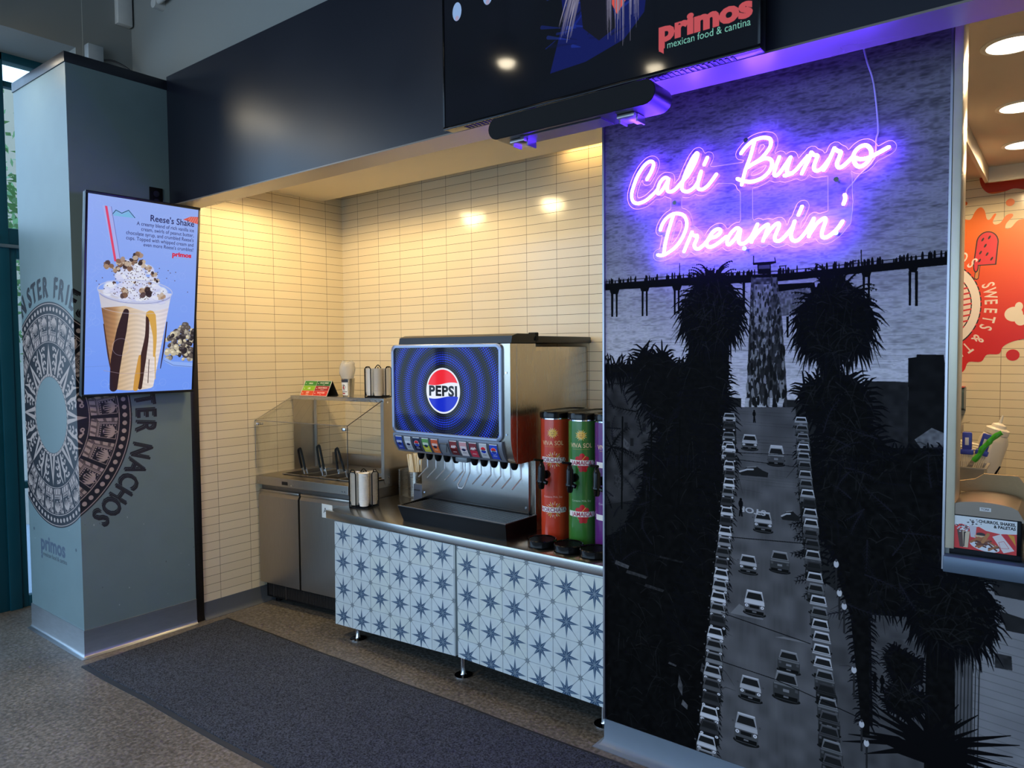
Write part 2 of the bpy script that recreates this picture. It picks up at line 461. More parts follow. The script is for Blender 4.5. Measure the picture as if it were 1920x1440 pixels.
# ------------------------------------------------------------------ floor
def floor_mat():
    m = bpy.data.materials.new('polished_concrete'); m.use_nodes = True
    t = m.node_tree; b = t.nodes['Principled BSDF']
    tc = nd(t, 'ShaderNodeTexCoord')
    n1 = nd(t, 'ShaderNodeTexNoise'); n1.inputs['Scale'].default_value = 1.6; n1.inputs['Detail'].default_value = 6; n1.inputs['Roughness'].default_value = 0.65
    n2 = nd(t, 'ShaderNodeTexVoronoi'); n2.inputs['Scale'].default_value = 95
    n3 = nd(t, 'ShaderNodeTexNoise'); n3.inputs['Scale'].default_value = 60; n3.inputs['Detail'].default_value = 4
    for n in (n1, n2, n3): t.links.new(tc.outputs['Object'], n.inputs['Vector'])
    r1 = nd(t, 'ShaderNodeValToRGB'); r1.color_ramp.elements[0].position = 0.32; r1.color_ramp.elements[1].position = 0.7
    r1.color_ramp.elements[0].color = lin(rgb(82, 77, 70)) + (1,); r1.color_ramp.elements[1].color = lin(rgb(132, 126, 116)) + (1,)
    t.links.new(n1.outputs['Fac'], r1.inputs[0])
    r2 = nd(t, 'ShaderNodeValToRGB'); r2.color_ramp.interpolation = 'EASE'
    r2.color_ramp.elements[0].color = lin(rgb(150, 146, 140)) + (1,); r2.color_ramp.elements[1].color = lin(rgb(80, 74, 66)) + (1,)
    t.links.new(n2.outputs['Color'], r2.inputs[0])
    mx = nd(t, 'ShaderNodeMix', data_type='RGBA', blend_type='MIX'); mx.inputs['Factor'].default_value = 0.35
    t.links.new(r1.outputs[0], mx.inputs['A']); t.links.new(r2.outputs[0], mx.inputs['B'])
    r3 = nd(t, 'ShaderNodeValToRGB'); r3.color_ramp.elements[0].position = 0.35; r3.color_ramp.elements[1].position = 0.62
    r3.color_ramp.elements[0].color = (0.55, 0.52, 0.48, 1); r3.color_ramp.elements[1].color = (1.1, 1.08, 1.05, 1)
    t.links.new(n3.outputs['Fac'], r3.inputs[0])
    m2 = nd(t, 'ShaderNodeMix', data_type='RGBA', blend_type='MULTIPLY'); m2.inputs['Factor'].default_value = 1.0
    t.links.new(mx.outputs['Result'], m2.inputs['A']); t.links.new(r3.outputs[0], m2.inputs['B'])
    t.links.new(m2.outputs['Result'], b.inputs['Base Color'])
    mr = nd(t, 'ShaderNodeMapRange'); mr.inputs['To Min'].default_value = 0.3; mr.inputs['To Max'].default_value = 0.55
    t.links.new(n3.outputs['Fac'], mr.inputs['Value']); t.links.new(mr.outputs[0], b.inputs['Roughness'])
    bp = nd(t, 'ShaderNodeBump'); bp.inputs['Strength'].default_value = 0.12; bp.inputs['Distance'].default_value = 0.002
    t.links.new(n3.outputs['Fac'], bp.inputs['Height']); t.links.new(bp.outputs[0], b.inputs['Normal'])
    return m
struct('floor', MB().box((-5.33, -5.05, -0.1), (4.05, 5.4, 0.0)), floor_mat(), 0)

# ------------------------------------------------------------------ pillar art (unrolled round the pillar corner)
PU0, PU1, PZ1 = -0.37, 0.955, 3.088         # u runs along the front face, then along the right face; corner at 0.34
PC = rgb(112, 131, 132)
def pillar_art():
    w = PU1 - PU0
    c = Cv(w * 560, PZ1 * 560, PC, 560)
    n = noise2(c.h, c.w, 40, 16)
    c.a *= (0.985 + 0.03 * n)[..., None]
    X = lambda u: u - PU0
    Y = lambda v: PZ1 - (1.27 + v)
    cx, cy = X(0), Y(0)
    ink = rgb(22, 20, 26); tan = rgb(176, 158, 148)
    c.ring(cx, cy, 0.0, 0.618, ink)
    c.ring(cx, cy, 0.606, 0.611, tan)
    c.ring(cx, cy, 0.548, 0.553, tan)
    for k in range(84):
        a = 2 * PI * k / 84
        c.ell(cx + 0.58 * math.sin(a), cy - 0.58 * math.cos(a), 0.0125, 0.0125, tan)
    c.ring(cx, cy, 0.398, 0.402, tan)
    def pt(r, a):
        return (cx + r * math.sin(a), cy - r * math.cos(a))
    for k in range(24):                                   # ring of boxed leaf motifs
        a0 = 2 * PI * (k + 0.08) / 24; a1 = 2 * PI * (k + 0.92) / 24; am = (a0 + a1) / 2; da = a1 - a0
        F = lambda x, r: pt(r, a0 + x * da)
        c.poly([F(0, .408), F(1, .408), F(1, .544), F(0, .544)], tan)
        for q in range(3):
            c.poly([F(0.02 + q * .34, .408), F(0.14 + q * .34, .408), F(0.22 + q * .34, .436), F(0.10 + q * .34, .436)], rgb(96, 84, 82))
            c.poly([F(0.0, .42 + q * .045), F(0.16, .432 + q * .04), F(0.16, .446 + q * .04), F(0, .436 + q * .045)], rgb(96, 84, 82))
        c.line([F(0.18, .44), F(0.18, .544)], 0.003, ink); c.line([F(0.18, .44), F(1, .44)], 0.003, ink)
        c.line([F(0.24, .446), F(0.24, .544)], 0.002, ink); c.line([F(0.24, .446), F(1, .446)], 0.002, ink)
        c.poly([F(0.3, .452), F(0.97, .452), F(0.97, .54), F(0.3, .54)], ink)
        for q in range(6):
            c.ell(*F(0.36, .458 + q * .0145), .004, .004, tan); c.ell(*F(0.36 + q * .115, .458), .004, .004, tan)
        b = 0.66
        for sgn in (-1, 1):
            for j, (sp, tp) in enumerate(((0.10, .476), (0.2, .484), (0.26, .497))):
                c.line([F(b, .536), F(b + sgn * sp * .8, .52), F(b + sgn * sp, .50 + j * .004), F(b + sgn * sp * 1.15, tp)], [0.011, .011, .009, .003], tan)
        c.line([F(b, .535), F(b, .478)], [0.012, 0.004], tan)
        c.line([F(b - .05, .474), F(b + .05, .474)], .006, tan)
        c.ell(*F(b, .535), .012, .009, tan); c.ell(*F(b, .537), .005, .004, ink)
    for k in range(8):                                    # rays and glyph shapes of the inner band
        a = 2 * PI * k / 8
        c.poly([pt(.392, a), pt(.225, a - .17), pt(.225, a + .17)], tan)
        c.poly([pt(.33, a), pt(.225, a - .05), pt(.225, a + .05)], ink)
        for s in (-1, 1):
            for j, (r, w2) in enumerate(((.365, .016), (.33, .02), (.29, .018), (.255, .014))):
                aa = a + s * (.20 + .02 * (j % 2) + .02)
                c.line([pt(r, aa - .045), pt(r + .008, aa), pt(r, aa + .05)], w2, tan)
                c.ell(*pt(r, aa), .006, .006, ink)
            aa = a + s * .31
            c.line([pt(.24, aa), pt(.29, aa + s * .02), pt(.34, aa), pt(.385, aa + s * .05)], [.016, .02, .018, .006], tan)
            c.ell(*pt(.37, a + s * .17), .011, .011, tan); c.ell(*pt(.37, a + s * .17), .004, .004, ink)
    c.ring(cx, cy, .212, .226, tan)
    for k in range(40):
        a = 2 * PI * k / 40
        c.line([pt(.214, a), pt(.224, a + .06)], .004, ink)
    c.ring(cx, cy, 0, .21, PC)
    def arc(word, angs):
        for ch, ad in zip(word, angs):
            a = math.radians(ad)
            bx, by = pt(.648, a)
            sx, sy = pt(.642, a - .012)
            c.text(ch, sx, sy, .152, PC, 'c', .022, .72, a)
            c.text(ch, sx - .002, sy, .152, ink, 'c', .016, .72, a)
            c.text(ch, bx, by, .152, PC, 'c', .028, .72, a)
            c.text(ch, bx, by, .152, ink, 'c', .016, .72, a)
            c.text(ch, *pt(.650, a), .146, rgb(120, 120, 120), 'c', -.028, .72, a, .8)
            c.text(ch, *pt(.650, a), .146, ink, 'c', -.034, .70, a)
    arc('MONSTER', [-43.5, -36.5, -29.6, -20.2, -14.3, -7.6, -.6])
    arc('FRIES', [10.7, 17.2, 23.4, 28.8, 35.4])
    arc('MONSTER', [50, 58, 65, 73, 83.7, 90, 96.4])
    arc('NACHOS', [107.5, 115, 122, 128.5, 134.8, 141])
    # shop lettering low on the front face
    x0 = X(-0.21)
    c.text('primos', x0, PZ1 - .50, .118, rgb(74, 88, 104), 'l', .035, 1.02)
    c.rect(x0 + .003, PZ1 - .505, x0 + .022, PZ1 - .445, rgb(74, 88, 104))
    c.text('mexican food & cantina', x0 + .03, PZ1 - .463, .035, rgb(40, 46, 56), 'l', .004, .98)
    for u, z in ((-.30, .60), (.27, .565)):
        c.ell(X(u), PZ1 - z, .009, .009, rgb(60, 74, 84))
    rr = random.Random(3)
    for k in range(26):                                   # scuffs
        u = rr.uniform(PU0, PU1); z = rr.uniform(.2, .75)
        c.ell(X(u), PZ1 - z, rr.uniform(.001, .003), rr.uniform(.001, .006), rr.choice([rgb(70, 80, 80), rgb(190, 200, 200)]), .7)
    return c.a
PX0, PX1, PY0, PY1 = -4.80, -4.09, 1.585, 2.20
mb = MB()
kc = (0.34 - PU0) / (PU1 - PU0)
mb.face([(PX0, PY0, 0), (PX1, PY0, 0), (PX1, PY0, PZ1), (PX0, PY0, PZ1)], [(0, 0), (kc, 0), (kc, 1), (0, 1)])
mb.face([(PX1, PY0, 0), (PX1, PY1, 0), (PX1, PY1, PZ1), (PX1, PY0, PZ1)], [(kc, 0), (1, 0), (1, 1), (kc, 1)])
mb.face([(PX1, PY1, 0), (PX0, PY1, 0), (PX0, PY1, PZ1), (PX1, PY1, PZ1)], [(0, 0), (.01, 0), (.01, .01), (0, .01)])
mb.face([(PX0, PY1, 0), (PX0, PY0, 0), (PX0, PY0, PZ1), (PX0, PY1, PZ1)], [(0, 0), (.01, 0), (.01, .01), (0, .01)])
struct('wall_pillar', mb, IMG('pillar_paint_and_vinyl', pillar_art(), 0.42, coat=0.0), 0)
struct('trim_1', MB().box((PX0 - .006, PY0 - .006, 3.088), (PX1 + .006, 2.30, 3.141), .002), P('pillar_cap_paint', rgb(30, 32, 40), .4))
struct('trim_2', MB().box((-4.13, 2.199, 0.0), (-4.093, 2.252, 2.45), .003), DARKST)
COVE = [(0.0, 0.0), (0.024, 0.0), (0.024, 0.002), (0.014, 0.006), (0.008, 0.014), (0.005, 0.026), (0.004, 0.146), (0.0, 0.147)]
struct('baseboard_pillar', MB().sweep([(PX0 - .002, 2.0), (PX0 - .002, PY0), (PX1, PY0), (PX1, 2.2)][0:4], [(a, b) for a, b in COVE]), ALU)
def cove(h, flare=1.0):
    return [(0.0, 0.0), (0.026 * flare, 0.0), (0.026 * flare, 0.002), (0.016 * flare, 0.007), (0.009 * flare, 0.016), (0.005, 0.03), (0.004, h), (0.0, h)]
struct('baseboard_left', MB().sweep([(-4.107, 2.256), (-4.107, 3.34)], cove(.104)), P('grey_cove_base', rgb(92, 96, 100), .45))

# ------------------------------------------------------------------ alcove
T1, T2, GR = rgb(234, 219, 186), rgb(229, 213, 179), rgb(92, 74, 52)
struct('wall_left', MB().box((-4.20, 2.252, 0.0), (-4.107, 3.44, 2.92)), TILE('glazed_tile_left', 'y', 2.368, 2.624 - 52 * .0515, .2104, .0515, T1, T2, GR), 0)
struct('wall_back', MB().box((-4.20, 3.352, 0.0), (-1.40, 3.44, 2.92)), TILE('glazed_tile_back', 'x', -3.939 - 2 * .2075, 2.624 - 52 * .0515, .2075, .0515, T1, T2, GR), 0)
struct('wall_divider', MB().box((-1.47, 2.60, 0.0), (-1.40, 3.352, 2.92)), TILE('glazed_tile_divider', 'y', 2.368, 2.624 - 52 * .0515, .2104, .0515, T1, T2, GR), 0)
struct('ceiling_alcove', MB().box((-4.15, 2.245, 2.638), (-1.40, 3.185, 2.68)), WARM_WHITE, 0)
struct('ceiling_gap', MB().box((-4.2, 2.6, 2.92), (-1.40, 3.44, 2.96)), WARM_WHITE, 0)

# ------------------------------------------------------------------ fascia beam and the walls above
struct('wall_fascia', MB().box((-4.088, 2.108, 2.446), (4.0, 2.25, 3.162)), NAVY, 0)
struct('trim_3', MB().box((-4.088, 2.108, 2.440), (4.0, 2.25, 2.4462)), SOFFIT, 0)
struct('wall_upper', MB().box((-4.80, 2.252, 2.97), (4.0, 2.35, 4.32)), GREY_WALL, 0)
struct('wall_jamb', MB().box((-5.30, 1.923, 0.0), (-4.801, 2.35, 4.32)), GREY_WALL, 0)
struct('trim_4', MB().box((-4.8005, 1.962, 3.0), (-4.79, 2.252, 4.32)), GREY_WALL, 0)
struct('wall_glazing', MB().box((-5.30, -5.0, 3.45), (-4.801, 1.923, 4.32)), GREY_WALL, 0)
struct('ceiling_main', MB().box((-5.35, -5.05, 4.32), (4.05, 2.4, 4.4)), P('dark_ceiling_paint', rgb(120, 118, 114), .8), 0)
struct('wall_right', MB().box((4.0, -5.0, 0.0), (4.1, 2.25, 4.32)), P('far_side_paint', rgb(150, 148, 144), .8), 0)
# rear of the room: a street front of tall windows
mb = MB()
mb.box((-5.3, -5.1, 0.0), (4.0, -5.0, 0.35)); mb.box((-5.3, -5.1, 3.4), (4.0, -5.0, 4.32))
for x in (-5.3, -4.0): mb.box((x, -5.1, .35), (x + .25, -5.0, 3.4))
mb.box((2.9, -5.1, .35), (4.0, -5.0, 3.4))
struct('wall_rear', mb, GREY_WALL, 0)
mb = MB()
for x in (-2.2, -.6, 1.1, 2.8): mb.box((x, -5.08, .35), (x + .09, -5.02, 3.4))
mb.box((-3.75, -5.08, 2.4), (2.9, -5.02, 2.5))
struct('window_2', mb, TEAL, 0)

# ------------------------------------------------------------------ street glazing beside the pillar
mb = MB()
mb.box((-5.30, 1.605, 0.0), (-5.22, 1.672, 3.45), .004)          # post
mb.box((-5.30, -5.0, 3.40), (-5.22, 1.923, 3.45), .004)          # head
mb.box((-5.29, -5.0, 2.275), (-5.225, 1.923, 2.385), .004)       # transom
mb.box((-5.29, 1.86, 2.385), (-5.225, 1.923, 3.40), .004)
mb.box((-5.285, 1.66, 3.25), (-5.235, 1.87, 3.285), .002)
for y in (-4.9, -3.4, -1.8, -.3): mb.box((-5.30, y, 0.0), (-5.22, y + .07, 3.45))
win = struct('window_1', mb, TEAL)
pn = MB(); pn.box((-5.262, 1.67, 2.38), (-5.256, 1.865, 3.41)); pn.box((-5.262, -.25, 2.38), (-5.256, 1.61, 3.41))
pn.build('window_pane', CLEAR, win, 0)
mb = MB()
mb.box((-5.285, 1.672, 0.0), (-5.235, 1.712, 2.275), .003)       # sidelight stile
mb.box((-5.285, 1.712, 0.0), (-5.235, 1.923, .07), .003)
mb.box((-5.285, 1.712, .755), (-5.235, 1.923, .80), .003)
mb.box((-5.285, 1.712, 2.20), (-5.235, 1.923, 2.275), .003)
mb.box((-5.285, 1.12, 0.0), (-5.235, 1.605, 2.275), .003)        # closed door leaf stile
dr = struct('door_1', mb, TEAL)
MB().box((-5.262, 1.71, .06), (-5.256, 1.922, 2.21)).build('door_glass', CLEAR, dr, 0)
MB().box((-5.234, .6, 2.262), (-5.21, 1.923, 2.283), .003).build('door_closer_rail', P('grey_rail', rgb(140, 150, 152), .4, .6), dr)
struct('sidewalk', MB().box((-16, -8, -0.06), (-5.33, 12, -0.02)), P('pale_concrete_paving', rgb(138, 142, 150), .8, var=.08, scale=3, bump=.2, bscale=40), 0)
struct('curb', MB().box((-8.6, -8, -0.02), (-8.3, 12, .12)), P('kerb_concrete', rgb(150, 152, 158), .8), 0)

# ------------------------------------------------------------------ pier wall that carries the mural, serving window and kitchen beyond
struct('wall_pier', MB().box((-1.472, 2.50, 0.0), (-.285, 2.60, 2.92)), GREY_WALL, 0)
struct('wall_counter_front', MB().box((-.285, 2.50, 0.0), (1.6, 2.60, .93)), GREY_WALL, 0)
struct('baseboard_mural', MB().sweep([(-1.47, 2.60), (-1.47, 2.498), (1.6, 2.498)], cove(.112, 1.5)), P('grey_blue_cove_base', rgb(112, 124, 136), .42, var=.05))
struct('trim_5', MB().box((-.303, 2.488, .938), (-.2965, 2.50, 2.64)), P('mural_edge_metal', rgb(168, 166, 172), .3, .9), 0)
struct('trim_6', MB().box((-.2955, 2.490, 1.003), (-.272, 2.602, 2.64), .002), P('cream_corner_guard', rgb(214, 202, 176), .32, .35))
struct('trim_7', MB().box((-1.474, 2.485, .116), (-1.4665, 2.50, 2.64)), P('mural_edge_metal', rgb(168, 166, 172), .3, .9), 0)
struct('wall_kitchen', MB().box((-1.3, 5.30, 0.0), (1.6, 5.40, 2.64)), TILE('glazed_tile_kitchen', 'x', -.561, 2.624 - 52 * .0515, .2075, .0515, T1, T2, GR), 0)
struct('wall_kitchen_left', MB().box((-1.4, 2.6, 0.0), (-1.3, 5.4, 2.64)), GREY_WALL, 0)
struct('wall_kitchen_right', MB().box((1.6, 2.5, 0.0), (1.7, 5.4, 2.64)), GREY_WALL, 0)
struct('ceiling_kitchen', MB().box((-1.40, 2.25, 2.636), (1.7, 5.4, 2.70)), P('kitchen_ceiling_paint', rgb(214, 196, 176), .7, var=.02), 0)
CREAM = P('cream_trim_paint', rgb(220, 208, 184), .5, var=.02)
struct('trim_8', MB().box((-.432, 3.2, 2.55), (-.414, 5.04, 2.636)).box((-.432, 5.02, 2.55), (1.5, 5.04, 2.636)), CREAM, 0)

# ------------------------------------------------------------------ mural print (shapes in millimetres from its top left corner) and neon strokes (millimetres, x and z)
MUR = {"deck":[[[-4,758],[396,756],[602,763],[697,766],[918,760],[1186,749],[1187,774],[980,781],[697,791],[602,790],[396,785],[-4,783]]],"cap":[[[29,771],[80,774],[70,801],[39,799]],[[161,769],[209,772],[200,797],[171,796]],[[294,773],[339,776],[330,801],[303,800]],[[940,772],[973,775],[967,796],[947,795]],[[1071,768],[1102,770],[1096,791],[1078,789]]],"col":[[[39,790],[50,791],[49,888],[40,888]],[[60,792],[69,792],[68,889],[61,889]],[[172,787],[181,788],[180,890],[173,890]],[[190,788],[198,789],[198,890],[191,890]],[[304,788],[312,788],[312,890],[305,890]],[[320,789],[328,789],[327,887],[321,887]],[[562,787],[571,787],[571,900],[563,900]],[[946,785],[953,785],[954,884],[948,884]],[[961,786],[968,786],[968,888],[962,888]],[[1075,785],[1082,786],[1083,890],[1077,890]],[[1092,787],[1100,787],[1101,892],[1094,892]],[[712,910],[720,910],[720,980],[714,980]]],"tower":[[[597,722],[676,723],[676,729],[659,732],[660,765],[615,762],[613,730],[599,730]]],"towerwin":[[[618,733],[656,733],[656,746],[618,745]]],"pole":[[[327,703],[328,755]],[[941,710],[942,755]],[[600,699],[600,722]],[[672,711],[675,728]],[[688,741],[710,741]],[[689,741],[689,757]],[[708,741],[709,758]]],"walk":[[[592,773],[680,777],[698,916],[707,1037],[715,1145],[714,1212],[579,1217],[581,1128],[584,1023],[588,893]]],"walklight":[[[602,796],[666,800],[651,895],[649,979],[630,1049],[624,1128],[611,1193],[604,1089],[607,971],[601,880]]],"pierhouse":[[[684,826],[789,817],[796,901],[691,909]]],"pierhouse2":[[[682,801],[801,802],[807,833],[682,833]]],"plaza":[[[575,1189],[714,1184],[716,1215],[572,1221]]],"palmc":[[[450,867]],[[449,736]],[[341,883]],[[447,1016]]],"palmd":[[[861,909]],[[853,781]],[[742,917]],[[862,1062]]],"trunk":[[[371,967],[509,976],[517,1103],[477,1415],[271,1433],[353,1091]],[[819,975],[874,976],[886,1110],[887,1208],[823,1211],[822,1111]]],"black":[[[5,1075],[136,1073],[144,1064],[176,1013],[224,1035],[262,1021],[316,1070],[390,1063],[475,1090],[517,1183],[511,1291],[477,1415],[208,1438],[247,1327],[144,1180],[136,1122],[5,1124]],[[822,1111],[908,1104],[964,1145],[982,1204],[983,1270],[1016,1321],[1016,1369],[831,1385],[836,1272],[782,1237],[751,1176],[769,1137]]],"roofdark":[[[5,1078],[353,1070],[390,1159],[6,1169]]],"rbuild":[[[1078,1050],[1100,1047],[1101,1039],[1172,1040],[1175,1066],[1177,1321],[1082,1351]]],"rroof":[[[948,1123],[1034,1122],[1079,1124],[1082,1351],[989,1335],[970,1157]]],"lhouse":[[[6,1135],[27,1135],[111,1203],[152,1260],[6,1267]]],"lhouse2":[[[52,1328],[259,1309],[224,1433],[26,1450],[35,1363]]],"rhouse":[[[1099,1298],[1179,1309],[1179,1350],[1130,1354],[1114,1320]]],"rroof2":[[[1099,1298],[1144,1260],[1179,1275],[1180,1309],[1109,1314]]],"road":[[[518,1223],[744,1214],[748,1252],[771,1345],[795,1385],[546,1406],[542,1289]],[[543,1351],[759,1335],[757,1501],[796,1871],[821,2167],[842,2465],[472,2600],[506,1932],[524,1607]]],"leftmass":[[[187,1394],[543,1367],[524,1607],[506,1932],[482,2182],[472,2600],[2,2772],[4,1784],[95,1717],[172,1550]]],"rightmass":[[[755,1351],[1174,1319],[1181,1736],[1101,1765],[1090,1851],[984,1867],[995,2226],[962,2236],[925,1888],[868,1708],[797,1570]]],"walkR":[[[799,1765],[937,1841],[1102,1834],[1209,1892],[1273,2307],[842,2465],[821,2167],[796,1871]]],"bldR":[[[1240,1704],[1416,1703],[1427,2250],[1268,2309],[1255,1908],[1231,1820]]],"bldRd":[[[1301,1693],[1416,1703],[1417,1740],[1312,1736]],[[1324,1780],[1418,1797],[1419,1835],[1341,1834]]],"bldRw":[[[1315,1906],[1355,1906],[1358,1947],[1316,1949]]],"bldRl":[[[1221,1896],[1261,1907],[1268,2295],[1216,2300]]],"bldRl2":[[[1048,1924],[1116,1922],[1129,1988],[1049,1995]]],"trk":[[[907,1556],[970,1547],[986,2258],[963,2266],[931,1886]],[[1149,1756],[1213,1743],[1222,2298],[1140,2327],[1140,1937]]],"palme":[[[1202,1786]],[[1200,1681]],[[1096,1822]],[[1210,1919]]],"agave":[[[1163,2228]]],"bush":[[[1024,1987],[1048,1945],[1092,1963],[1135,1980],[1133,2050],[1094,2075],[1136,2076],[1155,2127],[1095,2173],[1033,2164],[1025,2108],[1050,2066],[1031,2028]]],"cars":[[682,1383,56,64,"b"],[640,1615,64,71,"f"],[589,1773,64,66,"f"],[698,1745,66,73,"b"],[612,1905,74,87,"f"],[731,2085,74,75,"b"],[723,2172,87,100,"b"],[600,2215,80,87,"f"],[586,2365,86,109,"f"],[604,1444,105,45,"s"],[731,1583,63,44,"s"],[591,1342,56,54,"f"],[683,1373,55,54,"b"],[772,1358,44,47,"bp"],[773,1388,45,48,"bp"],[777,1418,46,49,"bp"],[779,1449,46,50,"bp"],[782,1480,47,52,"bp"],[787,1512,49,52,"bp"],[793,1544,49,54,"bp"],[796,1577,50,55,"bp"],[799,1611,51,55,"bp"],[799,1646,52,57,"bp"],[804,1681,53,59,"bp"],[806,1718,54,59,"bp"],[810,1755,55,61,"bp"],[813,1792,56,62,"bp"],[817,1830,56,63,"bp"],[825,1869,58,64,"bp"],[829,1909,59,65,"bp"],[832,1949,60,67,"bp"],[837,1991,61,69,"bp"],[837,2034,62,70,"bp"],[842,2077,64,72,"bp"],[848,2120,64,73,"bp"],[854,2165,66,74,"bp"],[859,2211,67,76,"bp"],[864,2257,68,78,"bp"],[864,2306,69,79,"bp"],[872,2354,71,81,"bp"],[877,2403,71,83,"bp"],[880,2454,74,85,"bp"],[522,1375,40,45,"fp"],[523,1406,40,47,"fp"],[518,1437,42,47,"fp"],[521,1469,43,48,"fp"],[518,1502,44,50,"fp"],[514,1536,45,51,"fp"],[509,1571,47,52,"fp"],[511,1606,48,53,"fp"],[506,1642,49,55,"fp"],[505,1679,51,56,"fp"],[502,1717,52,57,"fp"],[496,1757,54,59,"fp"],[493,1797,55,60,"fp"],[491,1838,57,62,"fp"],[486,1880,58,64,"fp"],[481,1924,60,65,"fp"],[479,1968,61,67,"fp"],[479,2012,63,68,"fp"],[470,2060,64,70,"fp"],[466,2107,66,71,"fp"],[466,2155,68,73,"fp"],[460,2206,70,74,"fp"],[458,2257,72,76,"fp"],[454,2310,73,78,"fp"],[449,2364,75,80,"fp"],[449,2418,77,82,"fp"],[439,2477,79,84,"fp"],[436,2535,81,86,"fp"],[430,2595,84,89,"fp"],[518,1263,48,39,"fp"],[517,1297,48,39,"fp"],[516,1331,49,39,"fp"],[514,1365,48,39,"fp"],[513,1398,48,39,"fp"],[763,1264,43,37,"bp"],[767,1291,43,37,"bp"],[770,1319,43,36,"bp"],[774,1346,42,37,"bp"],[778,1374,42,36,"bp"]],"wire":[[[-28,2167],[330,2138],[494,2146],[685,2159],[832,2187],[995,2219],[1380,2228]],[[539,1407],[781,1416],[1172,1399]],[[539,1383],[1172,1359]],[[493,1967],[801,2006]],[[525,1687],[791,1669]]],"stop":[[[603,1566]]],"mark":[[[684,2011],[758,2009],[794,2007],[791,2002],[714,2002]],[[558,1921],[645,1957],[641,1961],[526,1961]]],"ped":[[[561,1542],[561,1605]],[[999,2052],[1000,2110]],[[1020,2053],[1020,2110]],[[606,1229],[607,1272]]],"lamp":[[[890,1804],[890,1827],[891,1902]],[[905,1845],[905,1868],[906,1943]],[[937,2047],[937,2070],[938,2145]],[[879,1710],[879,1734],[880,1809]],[[962,2219],[962,2242],[963,2317]],[[977,2276],[978,2300],[979,2374]]]}
